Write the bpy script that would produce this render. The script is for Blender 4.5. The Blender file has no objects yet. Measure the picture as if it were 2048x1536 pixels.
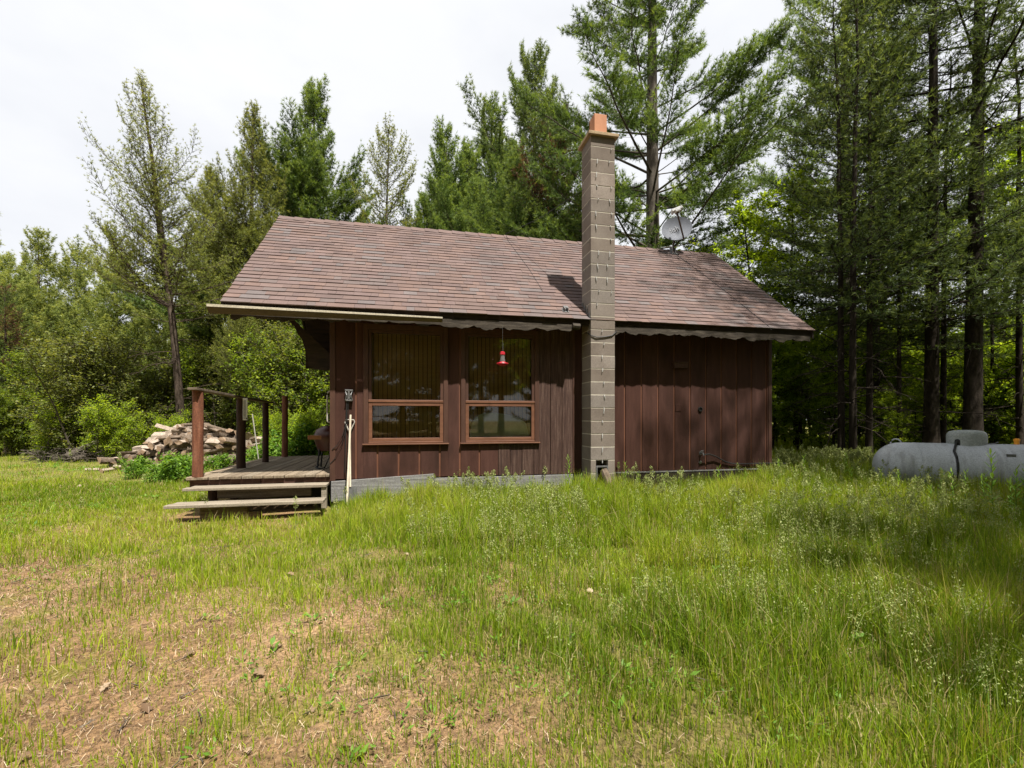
import bpy, math, random
import numpy as np
from mathutils import Vector, Matrix, Quaternion

random.seed(7)
RNG = np.random.RandomState(11)
scene = bpy.context.scene
C = scene.collection
rad = math.radians

# ---------------------------------------------------------------- camera frame (house-aligned world)
YAW = rad(12.2)
CS, SN = math.cos(YAW), math.sin(YAW)
CAMX, CAMY, CAMZ = 1.169, -7.033, 1.25
F = 910.0


def at(px, d, z=0.0):
    """world point seen in photo column px at depth d"""
    xr = (px - 1024) / F * d
    return Vector((xr * CS + d * SN + CAMX, d * CS - xr * SN + CAMY, z))


def vnoise(x, y, scale, seed=0):
    x = np.asarray(x, float) / scale
    y = np.asarray(y, float) / scale
    xi = np.floor(x); yi = np.floor(y)
    fx = x - xi; fy = y - yi
    fx = fx * fx * (3 - 2 * fx); fy = fy * fy * (3 - 2 * fy)

    def h(a, b):
        v = np.sin(a * 127.1 + b * 311.7 + seed * 74.7) * 43758.5453
        return v - np.floor(v)
    return (h(xi, yi) * (1 - fx) + h(xi + 1, yi) * fx) * (1 - fy) + (h(xi, yi + 1) * (1 - fx) + h(xi + 1, yi + 1) * fx) * fy


def sstep(a, b, x):
    t = np.clip((np.asarray(x, float) - a) / (b - a), 0, 1)
    return t * t * (3 - 2 * t)


def ground_z(x, y):
    x = np.asarray(x, float); y = np.asarray(y, float)
    d = np.hypot(x - CAMX, y - CAMY)
    n = (vnoise(x, y, 1.3, 1) - .5) * .05 + (vnoise(x, y, .35, 2) - .5) * .018 + (vnoise(x, y, 6, 3) - .5) * .10
    return n * sstep(.5, 4, d) + .03 * sstep(-3.2, -.6, y) * sstep(.2, 2.5, x)


# ---------------------------------------------------------------- materials
def new_mat(name):
    m = bpy.data.materials.new(name)
    m.use_nodes = True
    nt = m.node_tree
    nt.nodes.clear()
    out = nt.nodes.new('ShaderNodeOutputMaterial')
    return m, nt, out


def ramp(nt, fac, stops):
    r = nt.nodes.new('ShaderNodeValToRGB')
    e = r.color_ramp.elements
    while len(e) < len(stops):
        e.new(.5)
    for k, (p, c) in enumerate(stops):
        e[k].position = p
        e[k].color = (*c, 1)
    nt.links.new(fac, r.inputs[0])
    return r.outputs[0]


def coords(nt, scale=(1, 1, 1), rot=(0, 0, 0)):
    tc = nt.nodes.new('ShaderNodeTexCoord')
    mp = nt.nodes.new('ShaderNodeMapping')
    mp.inputs['Scale'].default_value = scale
    mp.inputs['Rotation'].default_value = rot
    nt.links.new(tc.outputs['Object'], mp.inputs[0])
    return mp.outputs[0]


def noise(nt, vec, scale, detail=4, rough=.6, dist=0):
    n = nt.nodes.new('ShaderNodeTexNoise')
    n.inputs['Scale'].default_value = scale
    n.inputs['Detail'].default_value = detail
    n.inputs['Roughness'].default_value = rough
    n.inputs['Distortion'].default_value = dist
    nt.links.new(vec, n.inputs['Vector'])
    return n.outputs['Fac']


def mixc(nt, fac, a, b, mode='MIX'):
    x = nt.nodes.new('ShaderNodeMix')
    x.data_type = 'RGBA'
    x.blend_type = mode
    for s, v in ((0, fac), (6, a), (7, b)):
        if isinstance(v, (int, float)):
            x.inputs[s].default_value = v
        elif isinstance(v, tuple):
            x.inputs[s].default_value = (*v, 1)
        else:
            nt.links.new(v, x.inputs[s])
    return x.outputs[2]


def math_n(nt, op, a, b=None, c=None):
    x = nt.nodes.new('ShaderNodeMath')
    x.operation = op
    for s, v in enumerate((a, b, c)):
        if v is None:
            continue
        if isinstance(v, (int, float)):
            x.inputs[s].default_value = v
        else:
            nt.links.new(v, x.inputs[s])
    return x.outputs[0]


def surf(name, stops, scale=(1, 1, 1), ns=6, rough=.8, bump=.3, bdist=.01, spec=.3, metal=0, fine=0, stain=None, attr=None):
    """noise-driven surface: colour ramp on stretched noise, finer grain, optional stains, bump"""
    m, nt, out = new_mat(name)
    b = nt.nodes.new('ShaderNodeBsdfPrincipled')
    v = coords(nt, scale)
    n = noise(nt, v, ns, 5, .65)
    col = ramp(nt, n, stops)
    if fine:
        v2 = coords(nt)
        n2 = noise(nt, v2, fine, 3, .7)
        g = ramp(nt, n2, [(.25, (.62, .62, .62)), (.75, (1.3, 1.3, 1.3))])
        col = mixc(nt, 1.0, col, g, 'MULTIPLY')
    if stain:
        sc, ns3, lo, hi, scol = stain
        n3 = noise(nt, coords(nt, sc), ns3, 4, .6)
        f = ramp(nt, n3, [(lo, (0, 0, 0)), (hi, (1, 1, 1))])
        col = mixc(nt, f, col, scol)
    if attr:
        a = nt.nodes.new('ShaderNodeAttribute')
        a.attribute_name = attr
        col = mixc(nt, 1.0, col, a.outputs['Color'], 'MULTIPLY')
    nt.links.new(col, b.inputs['Base Color'])
    b.inputs['Roughness'].default_value = rough
    b.inputs['Specular IOR Level'].default_value = spec
    b.inputs['Metallic'].default_value = metal
    if bump:
        bp = nt.nodes.new('ShaderNodeBump')
        bp.inputs['Strength'].default_value = bump
        bp.inputs['Distance'].default_value = bdist
        nt.links.new(n, bp.inputs['Height'])
        nt.links.new(bp.outputs[0], b.inputs['Normal'])
    nt.links.new(b.outputs[0], out.inputs[0])
    return m


def leafmat(name, stops, transl=.4, rough=.55, tint=(1.2, 1.1, .5), spec=.25, objvar=.25):
    m, nt, out = new_mat(name)
    a = nt.nodes.new('ShaderNodeAttribute')
    a.attribute_name = 'var'
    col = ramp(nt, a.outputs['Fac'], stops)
    oi = nt.nodes.new('ShaderNodeObjectInfo')
    mult = math_n(nt, 'MULTIPLY_ADD', oi.outputs['Random'], objvar, 1 - objvar / 2)
    g = nt.nodes.new('ShaderNodeCombineColor')
    for k in range(3):
        nt.links.new(mult, g.inputs[k])
    col = mixc(nt, 1.0, col, g.outputs[0], 'MULTIPLY')
    b = nt.nodes.new('ShaderNodeBsdfPrincipled')
    b.inputs['Roughness'].default_value = rough
    b.inputs['Specular IOR Level'].default_value = spec
    nt.links.new(col, b.inputs['Base Color'])
    t = nt.nodes.new('ShaderNodeBsdfTranslucent')
    tc = mixc(nt, 1.0, col, tint, 'MULTIPLY')
    nt.links.new(tc, t.inputs[0])
    mx = nt.nodes.new('ShaderNodeMixShader')
    mx.inputs[0].default_value = transl
    nt.links.new(b.outputs[0], mx.inputs[1])
    nt.links.new(t.outputs[0], mx.inputs[2])
    nt.links.new(mx.outputs[0], out.inputs[0])
    return m


def plain(name, col, rough=.6, metal=0, spec=.4):
    return surf(name, [(.3, tuple(x * .85 for x in col)), (.7, tuple(x * 1.1 for x in col))], ns=14, rough=rough, bump=.1, bdist=.003, spec=spec, metal=metal)


M = {}
M['siding'] = surf('brown_siding', [(.2, (.044, .0205, .0155)), (.5, (.062, .029, .022)), (.8, (.084, .041, .032))], (3, 3, .45), 5, .85, .25, .004, .12, fine=160,
                   stain=((1.2, 1, .45), 1.7, .50, .72, (.032, .016, .012)), attr='col')
M['groove'] = surf('groove_stain', [(.25, (.09, .038, .023)), (.75, (.165, .068, .039))], (4, 4, .6), 5, .6, .1, .003)
M['weathered'] = surf('weathered_boards', [(.3, (.026, .013, .010)), (.5, (.055, .028, .02)), (.72, (.105, .066, .05))], (9, 5, .55), 5, .85, .5, .006, fine=90)
M['casing'] = surf('dark_casing', [(.3, (.045, .02, .013)), (.7, (.075, .034, .022))], (3, 3, .5), 6, .6, .15, .003)
M['sash'] = surf('stained_sash', [(.3, (.10, .041, .022)), (.7, (.165, .072, .040))], (.6, 3, 3), 7, .5, .15, .003, .4)
M['darkwood'] = surf('dark_old_wood', [(.3, (.012, .008, .006)), (.7, (.04, .027, .018))], (.6, 3, 3), 6, .85, .5, .01)
M['liveedge'] = surf('live_edge_board', [(.28, (.016, .012, .008)), (.5, (.040, .031, .022)), (.75, (.092, .076, .057))], (.8, 4, 6), 6, .85, .5, .008, fine=60)
M['eaverail'] = surf('tan_eave_rail', [(.3, (.30, .265, .19)), (.7, (.42, .38, .29))], (.7, 3, 3), 5, .5, .15, .003, .4, fine=50)
M['railshaded'] = surf('shaded_rail_tan', [(.3, (.06, .045, .028)), (.7, (.11, .085, .055))], (.7, 3, 3), 5, .6, .15, .003)  # same tan metal below the lip, its shade put into the colour
M['shingle'] = surf('asphalt_shingle', [(.3, (.82, .82, .82)), (.7, (1.12, 1.12, 1.12))], (1, 1, 1), 2.2, .9, .25, .003, .2, fine=330, attr='col')
M['block'] = surf('concrete_block', [(.25, (.145, .120, .102)), (.5, (.192, .162, .139)), (.8, (.245, .214, .186))], (1, 1, 1), 2.4, .95, .5, .004, .15, fine=130,
                  stain=((1, 1, .5), 1.3, .55, .8, (.20, .19, .18)), attr='col')
M['mortar'] = surf('pale_mortar', [(.3, (.30, .27, .22)), (.7, (.46, .42, .35))], (1, 1, 1), 9, .9, .4, .004, .15)
M['drip'] = surf('mortar_drips', [(.3, (.24, .235, .22)), (.7, (.36, .35, .33))], (1, 1, 1), 30, .9, .3, .003, .15)
M['capstone'] = surf('chimney_cap_stone', [(.3, (.24, .17, .10)), (.7, (.42, .32, .20))], (1, 1, 1), 7, .9, .5, .006, .15, fine=90)
M['clay'] = surf('clay_flue', [(.3, (.34, .145, .072)), (.7, (.44, .205, .11))], (1, 1, .5), 5, .75, .15, .003)
M['concrete'] = surf('grey_concrete', [(.3, (.16, .155, .145)), (.7, (.30, .29, .275))], (1, 1, 1), 4, .95, .5, .008, .15, fine=40)
M['greywood'] = surf('grey_weathered_wood', [(.3, (.105, .10, .096)), (.55, (.20, .195, .19)), (.8, (.31, .305, .30))], (.35, 4, 7), 6, .9, .5, .006, fine=60)
M['deck'] = surf('deck_boards', [(.28, (.10, .075, .05)), (.5, (.19, .15, .105)), (.78, (.30, .25, .185))], (7, .45, 3), 4, .9, .5, .005, fine=60, attr='col')
M['tread'] = surf('step_tread_wood', [(.28, (.12, .098, .070)), (.5, (.22, .185, .138)), (.78, (.32, .28, .22))], (.5, 6, 4), 4, .9, .5, .005, fine=60)
M['rim'] = surf('red_rim_board', [(.25, (.03, .017, .012)), (.5, (.07, .034, .024)), (.8, (.15, .085, .06))], (.6, 3, 5), 5, .85, .4, .005, fine=50)
M['oldbeam'] = surf('grey_brown_beam', [(.25, (.05, .036, .025)), (.5, (.13, .10, .07)), (.8, (.24, .19, .14))], (.5, 4, 6), 5, .9, .6, .008, fine=50)
M['post'] = surf('red_log_post', [(.25, (.07, .026, .014)), (.55, (.155, .058, .030)), (.82, (.27, .13, .08))], (5, 5, .5), 4, .8, .4, .005, fine=50)
M['postdark'] = surf('dark_log_post', [(.25, (.022, .012, .008)), (.55, (.055, .028, .018)), (.82, (.11, .06, .04))], (5, 5, .5), 4, .8, .4, .005, fine=50)
M['galv'] = surf('grey_galvanised', [(.3, (.09, .09, .09)), (.7, (.2, .2, .2))], (1, 1, 1), 20, .5, .2, .002, .5, .5)
M['black'] = plain('black_rubber', (.012, .012, .012), .6)
M['white'] = plain('white_paint', (.7, .7, .69), .5)
M['tank'] = surf('grey_tank_paint', [(.25, (.33, .345, .37)), (.55, (.41, .43, .465)), (.8, (.47, .49, .53))], (2.2, 1, .5), 3, .6, .15, .003, .35, fine=70,
                 stain=((2.6, 1.2, .45), 2.2, .54, .76, (.20, .20, .20)))
M['dome'] = surf('tank_dome_paint', [(.25, (.17, .19, .185)), (.55, (.29, .31, .305)), (.8, (.37, .39, .385))], (1, 1, 1), 6, .6, .2, .003, .4, fine=70)
M['dishgrey'] = plain('dish_grey', (.115, .125, .15), .7)
M['lnb'] = plain('pale_plastic', (.62, .62, .62), .5)
M['armbrown'] = plain('dish_arm_brown', (.065, .042, .036), .5)
M['red'] = plain('red_plastic', (.40, .016, .028), .4)
M['yellow'] = plain('yellow_cap', (.75, .30, .02), .5)
M['palehandle'] = surf('pale_wood_handle', [(.3, (.42, .36, .27)), (.7, (.62, .55, .44))], (8, 8, .6), 5, .6, .15, .002)
M['dhandle'] = plain('worn_grey_handle', (.36, .34, .30), .5)
M['grill'] = plain('brown_lid', (.06, .018, .011), .35)
M['grillwood'] = plain('orange_slat', (.22, .095, .032), .5)
M['bamboo'] = surf('reed_blind', [(.3, (.42, .235, .085)), (.7, (.62, .37, .15))], (.5, 1, 60), 3, .8, .2, .002)
M['cord'] = plain('blind_cord', (.02, .012, .006), .8)
M['panereflection'] = plain('pale_reflection_shape', (.66, .62, .54), .9)
M['inside'] = plain('dim_interior', (.05, .035, .025), .9)
M['bark'] = surf('pine_bark', [(.3, (.030, .022, .017)), (.55, (.075, .056, .043)), (.8, (.15, .12, .095))], (1, 1, .28), 9, .95, .8, .03, .1, fine=25)
M['barkdark'] = surf('dark_bark', [(.3, (.012, .009, .007)), (.55, (.032, .025, .019)), (.8, (.07, .058, .045))], (1, 1, .28), 9, .95, .8, .03, .1, fine=25)
M['barkgrey'] = surf('grey_bark', [(.3, (.045, .037, .029)), (.55, (.10, .085, .068)), (.8, (.19, .17, .14))], (1, 1, .28), 9, .95, .8, .02, .1, fine=25)
M['logbark'] = surf('firewood_bark', [(.3, (.07, .05, .037)), (.55, (.15, .115, .085)), (.8, (.24, .195, .155))], (3, 3, .6), 6, .95, .7, .012, .1, fine=30)
M['logwood'] = surf('firewood_split_face', [(.25, (.19, .145, .11)), (.55, (.33, .27, .215)), (.8, (.45, .39, .33))], (4, 4, .6), 5, .9, .5, .006, .1, fine=40)
M['logend'] = surf('firewood_cut_end', [(.25, (.15, .095, .06)), (.55, (.26, .18, .12)), (.8, (.36, .28, .2))], (2, 2, 2), 6, .9, .4, .005, .1, fine=50)

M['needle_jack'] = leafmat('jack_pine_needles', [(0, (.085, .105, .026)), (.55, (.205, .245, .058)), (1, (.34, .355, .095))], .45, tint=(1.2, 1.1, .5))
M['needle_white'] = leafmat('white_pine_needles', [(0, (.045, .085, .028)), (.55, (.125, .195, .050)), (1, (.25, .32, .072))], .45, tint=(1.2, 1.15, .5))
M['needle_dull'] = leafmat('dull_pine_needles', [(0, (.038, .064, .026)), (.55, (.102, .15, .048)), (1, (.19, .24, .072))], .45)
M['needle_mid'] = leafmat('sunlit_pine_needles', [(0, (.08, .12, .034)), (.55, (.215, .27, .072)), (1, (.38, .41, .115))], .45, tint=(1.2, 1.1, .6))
M['needle_brown'] = leafmat('dead_brown_needles', [(0, (.06, .030, .014)), (.5, (.12, .062, .03)), (1, (.2, .12, .06))], .3, tint=(1.1, .9, .6))
M['leaf_spring'] = leafmat('spring_leaves', [(0, (.055, .092, .013)), (.55, (.135, .19, .024)), (1, (.27, .32, .042))], .5, tint=(1.4, 1.35, .5))
M['leaf_shrub'] = leafmat('shrub_leaves', [(0, (.052, .074, .018)), (.55, (.125, .15, .034)), (1, (.25, .265, .065))], .45, tint=(1.3, 1.2, .5))
M['leaf_deep'] = leafmat('forest_leaves', [(0, (.08, .135, .015)), (.55, (.205, .29, .027)), (1, (.36, .45, .042))], .6, tint=(1.6, 1.5, .5))
M['grass'] = leafmat('grass_blades', [(0, (.09, .16, .009)), (.45, (.215, .305, .014)), (.78, (.37, .42, .03)), (.9, (.33, .29, .10)), (1, (.42, .33, .18))], .4, tint=(1.3, 1.2, .5), objvar=0)
M['seed'] = leafmat('grass_seed', [(0, (.17, .22, .06)), (.6, (.27, .31, .10)), (1, (.38, .38, .17))], .35, tint=(1.1, 1.05, .8), objvar=0)
M['weed'] = leafmat('weed_leaves', [(0, (.07, .16, .018)), (.6, (.14, .26, .03)), (1, (.24, .36, .06))], .45, tint=(1.3, 1.25, .5), objvar=.15)
M['straw'] = leafmat('straw_litter', [(0, (.035, .02, .013)), (.35, (.15, .095, .055)), (.65, (.30, .21, .13)), (1, (.50, .40, .27))], .1, tint=(1, 1, 1), objvar=0)
M['deadleaf'] = leafmat('dead_leaves', [(0, (.13, .08, .045)), (.5, (.26, .18, .11)), (1, (.42, .33, .23))], .2, tint=(1, .9, .8), objvar=0)


def glass_mat():
    m, nt, out = new_mat('window_glass')
    t = nt.nodes.new('ShaderNodeBsdfTransparent')
    t.inputs[0].default_value = (.80, .82, .80, 1)
    g = nt.nodes.new('ShaderNodeBsdfGlossy')
    g.inputs['Roughness'].default_value = .02
    fr = nt.nodes.new('ShaderNodeFresnel')
    fr.inputs[0].default_value = 1.5
    f2 = math_n(nt, 'MULTIPLY', fr.outputs[0], 1.2)
    mx = nt.nodes.new('ShaderNodeMixShader')
    nt.links.new(f2, mx.inputs[0])
    nt.links.new(t.outputs[0], mx.inputs[1])
    nt.links.new(g.outputs[0], mx.inputs[2])
    nt.links.new(mx.outputs[0], out.inputs[0])
    return m


M['glass'] = glass_mat()
M['bottle'] = plain('clouded_bottle', (.12, .115, .11), .25)


# ---------------------------------------------------------------- mesh helpers
class MB:
    def __init__(self):
        self.v = []; self.f = []; self.mi = []

    def add(self, vs, fs, mi=0):
        o = len(self.v)
        self.v += [tuple(p) for p in vs]
        self.f += [tuple(i + o for i in f) for f in fs]
        self.mi += [mi] * len(fs)
        return self

    def box(self, x0, x1, y0, y1, z0, z1, mi=0, mat=None):
        vs = [Vector((x, y, z)) for z in (z0, z1) for x, y in ((x0, y0), (x1, y0), (x1, y1), (x0, y1))]
        if mat:
            vs = [mat @ p for p in vs]
        return self.add(vs, [(3, 2, 1, 0), (4, 5, 6, 7), (0, 1, 5, 4), (1, 2, 6, 5), (2, 3, 7, 6), (3, 0, 4, 7)], mi)

    def tube(self, pts, r, sides=8, mi=0, cap=True):
        pts = [Vector(p) for p in pts]
        rs = r if isinstance(r, (list, tuple)) else [r] * len(pts)
        vs = []
        for i, p in enumerate(pts):
            t = (pts[min(i + 1, len(pts) - 1)] - pts[max(i - 1, 0)]).normalized()
            a = t.cross(Vector((0, 0, 1)) if abs(t.z) < .9 else Vector((1, 0, 0))).normalized()
            b = t.cross(a)
            for k in range(sides):
                q = 2 * math.pi * k / sides
                vs.append(p + (a * math.cos(q) + b * math.sin(q)) * rs[i])
        fs = []
        for i in range(len(pts) - 1):
            for k in range(sides):
                k2 = (k + 1) % sides
                fs.append((i * sides + k, i * sides + k2, (i + 1) * sides + k2, (i + 1) * sides + k))
        if cap:
            fs.append(tuple(range(sides))[::-1])
            fs.append(tuple((len(pts) - 1) * sides + k for k in range(sides)))
        return self.add(vs, fs, mi)

    def lathe(self, prof, sides=24, mi=0, mat=None):
        """profile of (r, z)"""
        vs = []
        for r, z in prof:
            for k in range(sides):
                q = 2 * math.pi * k / sides
                p = Vector((r * math.cos(q), r * math.sin(q), z))
                vs.append(mat @ p if mat else p)
        fs = []
        for i in range(len(prof) - 1):
            for k in range(sides):
                k2 = (k + 1) % sides
                fs.append((i * sides + k, i * sides + k2, (i + 1) * sides + k2, (i + 1) * sides + k))
        fs.append(tuple(range(sides))[::-1])
        fs.append(tuple((len(prof) - 1) * sides + k for k in range(sides)))
        return self.add(vs, fs, mi)

    def prism(self, poly, y0, y1, axis='y', mi=0):
        """polygon in (a, z) extruded along y (axis y) or x (axis x)"""
        n = len(poly)
        if axis == 'y':
            vs = [(a, y0, z) for a, z in poly] + [(a, y1, z) for a, z in poly]
        else:
            vs = [(y0, a, z) for a, z in poly] + [(y1, a, z) for a, z in poly]
        fs = [tuple(range(n)), tuple(range(2 * n - 1, n - 1, -1))]
        for k in range(n):
            k2 = (k + 1) % n
            fs.append((k, n + k, n + k2, k2))
        return self.add(vs, fs, mi)

    def build(self, name, mats, parent=None, smooth=False, bevel=0, loc=None):
        me = bpy.data.meshes.new(name)
        me.from_pydata(self.v, [], self.f)
        for m in (mats if isinstance(mats, (list, tuple)) else [mats]):
            me.materials.append(m)
        if any(self.mi):
            me.polygons.foreach_set('material_index', self.mi)
        bm_fix(me)
        if smooth:
            me.polygons.foreach_set('use_smooth', [True] * len(me.polygons))
            try:
                me.set_sharp_from_angle(angle=rad(40))
            except Exception:
                pass
        me.update()
        o = bpy.data.objects.new(name, me)
        C.objects.link(o)
        if parent:
            o.parent = parent
        if loc is not None:
            o.location = loc
        if bevel:
            b = o.modifiers.new('bevel', 'BEVEL')
            b.width = bevel
            b.segments = 2
            b.limit_method = 'ANGLE'
        return o


def vary(o, lo, hi, seed, per=8):
    """a tone of its own for every board or block (colour attribute per box)"""
    r = np.random.RandomState(seed)
    n = len(o.data.vertices)
    t = np.repeat(r.uniform(lo, hi, n // per + 1), per)[:n]
    w = np.repeat(r.uniform(-.03, .03, n // per + 1), per)[:n]
    c = np.stack([t + w, t, t - w, np.ones(n)], -1).astype(np.float32)
    a = o.data.attributes.new('col', 'FLOAT_COLOR', 'POINT')
    a.data.foreach_set('color', c.ravel())


def bm_fix(me):
    import bmesh
    bm = bmesh.new()
    bm.from_mesh(me)
    bmesh.ops.recalc_face_normals(bm, faces=bm.faces)
    bm.to_mesh(me)
    bm.free()


def np_mesh(name, V, Fc, mats, var=None, mi=None, smooth=False):
    """V (n,3); Fc (m,k) faces all of k corners; var per-vertex float"""
    V = np.ascontiguousarray(V, dtype=np.float32)
    Fc = np.ascontiguousarray(Fc, dtype=np.int32)
    me = bpy.data.meshes.new(name)
    m, k = Fc.shape
    me.vertices.add(len(V))
    me.vertices.foreach_set('co', V.ravel())
    me.loops.add(m * k)
    me.loops.foreach_set('vertex_index', Fc.ravel())
    me.polygons.add(m)
    me.polygons.foreach_set('loop_start', np.arange(0, m * k, k, dtype=np.int32))
    if var is not None:
        a = me.attributes.new('var', 'FLOAT', 'POINT')
        a.data.foreach_set('value', np.ascontiguousarray(var, dtype=np.float32))
    for x in (mats if isinstance(mats, (list, tuple)) else [mats]):
        me.materials.append(x)
    if mi is not None:
        me.polygons.foreach_set('material_index', np.ascontiguousarray(mi, dtype=np.int32))
    if smooth:
        me.polygons.foreach_set('use_smooth', np.ones(m, dtype=bool))
    me.update(calc_edges=True)
    me.validate()
    return me


def link(name, me, parent=None, loc=None):
    o = bpy.data.objects.new(name, me)
    C.objects.link(o)
    if parent:
        o.parent = parent
    if loc is not None:
        o.location = loc
    return o


def tag(o, label=None, cat=None, group=None, kind=None):
    if label: o['label'] = label
    if cat: o['category'] = cat
    if group: o['group'] = group
    if kind: o['kind'] = kind
    return o


def thing(name, label, cat, loc=(0, 0, 0), rz=0, group=None):
    o = bpy.data.objects.new(name, None)
    o.empty_display_size = .2
    C.objects.link(o)
    o.location = loc
    o.rotation_euler = (0, 0, rz)
    return tag(o, label, cat, group)


# ================================================================ GROUND
def green_cover(x, y):
    """0 bare soil .. 1 full grass"""
    x = np.asarray(x, float); y = np.asarray(y, float)
    n1 = vnoise(x, y, 1.1, 21); n2 = vnoise(x, y, .38, 22); n3 = vnoise(x, y, 3.0, 23)
    patch = .5 * n1 + .3 * n2 + .2 * n3
    house = sstep(-3.6, -1.7, y) * sstep(-.8, .6, x)
    right = sstep(.9, 3.4, x + .25 * (y + 5)) * .85
    back = sstep(.5, 3.0, y) * (1 - sstep(-.6, .6, x)) + sstep(-1.5, 2.5, y) * (1 - sstep(-3.0, -1.8, x))
    base = .66 + .44 * np.clip(np.maximum(np.maximum(house, right), back * .9), 0, 1)
    worn = sstep(.50, .70, vnoise(x, y, 1.5, 91) * .6 + vnoise(x, y, .5, 92) * .4) * sstep(2.6, .6, x) * sstep(-1.6, -2.4, y)
    return np.clip(base + (patch - .5) * 1.15 - .10 * worn, 0, 1)


def build_ground():
    # one sheet: fine near the camera, growing outward
    def axis(c, near, fine, far):
        a = list(np.arange(-near, near + 1e-6, fine))
        s = fine; x = near
        while x < far:
            s *= 1.35; x += s
            a.append(x); a.insert(0, -x)
        return np.array(a) + c
    xs = axis(1.0, 11, .12, 260); ys = axis(-1.5, 9, .12, 260)
    X, Y = np.meshgrid(xs, ys)
    Z = ground_z(X, Y)
    n, m = X.shape
    V = np.stack([X, Y, Z], -1).reshape(-1, 3)
    idx = np.arange(n * m).reshape(n, m)
    Fc = np.stack([idx[:-1, :-1], idx[:-1, 1:], idx[1:, 1:], idx[1:, :-1]], -1).reshape(-1, 4)
    mt, nt, out = new_mat('sandy_soil_and_moss')
    b = nt.nodes.new('ShaderNodeBsdfPrincipled')
    b.inputs['Roughness'].default_value = .95
    b.inputs['Specular IOR Level'].default_value = .1
    v = coords(nt)
    big = noise(nt, v, .9, 5, .6)
    soil = ramp(nt, big, [(.3, (.15, .092, .048)), (.5, (.225, .145, .080)), (.7, (.30, .205, .12))])
    mid = noise(nt, v, 9, 6, .75, .6)
    soil = mixc(nt, 1.0, soil, ramp(nt, mid, [(.28, (.5, .47, .44)), (.5, (1, .98, .95)), (.72, (1.45, 1.4, 1.3))]), 'MULTIPLY')
    fine = noise(nt, v, 48, 6, .85)
    soil = mixc(nt, 1.0, soil, ramp(nt, fine, [(.36, (.36, .32, .30)), (.5, (1, .98, .95)), (.64, (1.75, 1.7, 1.6))]), 'MULTIPLY')
    grit = noise(nt, v, 150, 3, .8)
    soil = mixc(nt, ramp(nt, grit, [(.60, (0, 0, 0)), (.66, (.75, .75, .75))]), soil, (.34, .27, .19))
    soil = mixc(nt, ramp(nt, noise(nt, v, 110, 3, .8), [(.63, (0, 0, 0)), (.68, (.8, .8, .8))]), soil, (.05, .034, .022))
    moss = noise(nt, coords(nt, (1, 1, 1), (0, 0, .7)), 1.5, 5, .62)
    mf = ramp(nt, moss, [(.56, (0, 0, 0)), (.66, (.85, .85, .85))])
    soil = mixc(nt, mf, soil, mixc(nt, 1.0, (.17, .17, .02), ramp(nt, fine, [(.3, (.6, .6, .6)), (.7, (1.35, 1.35, 1.35))]), 'MULTIPLY'))
    a = nt.nodes.new('ShaderNodeAttribute')
    a.attribute_name = 'var'
    thatch = mixc(nt, 1.0, (.125, .135, .03), ramp(nt, fine, [(.36, (.30, .32, .30)), (.5, (1, 1, 1)), (.64, (1.8, 1.75, 1.7))]), 'MULTIPLY')
    gf = ramp(nt, a.outputs['Fac'], [(.45, (0, 0, 0)), (1.0, (.85, .85, .85))])
    col = mixc(nt, gf, soil, thatch)
    nt.links.new(col, b.inputs['Base Color'])
    bp = nt.nodes.new('ShaderNodeBump')
    bp.inputs['Strength'].default_value = 1.0
    bp.inputs['Distance'].default_value = .03
    hsum = math_n(nt, 'ADD', mid, math_n(nt, 'MULTIPLY', fine, .5))
    nt.links.new(hsum, bp.inputs['Height'])
    nt.links.new(bp.outputs[0], b.inputs['Normal'])
    nt.links.new(b.outputs[0], out.inputs[0])
    me = np_mesh('ground', V, Fc, mt, green_cover(V[:, 0], V[:, 1]), smooth=True)
    tag(link('ground', me), 'sandy ground with thin grass, moss and pine litter', None, None, 'structure')


build_ground()


# ================================================================ CABIN
L_WALL, W_WALL = 7.447, 4.6
EAVE_Y, EAVE_Z = -.40, 2.787
RIDGE_Y, RIDGE_Z = 2.30, 5.074
RX0, RX1 = -1.31, 8.004
SLOPE = (RIDGE_Z - EAVE_Z) / (RIDGE_Y - EAVE_Y)
SIDE_Z0 = .37

cabin = thing('cabin', 'small brown wooden cabin with a red-brown shingle roof and block chimney', 'cabin')


def roof_z(y):
    return EAVE_Z + SLOPE * (y - EAVE_Y) if y <= RIDGE_Y else EAVE_Z + SLOPE * (2 * RIDGE_Y - y - EAVE_Y)


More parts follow.
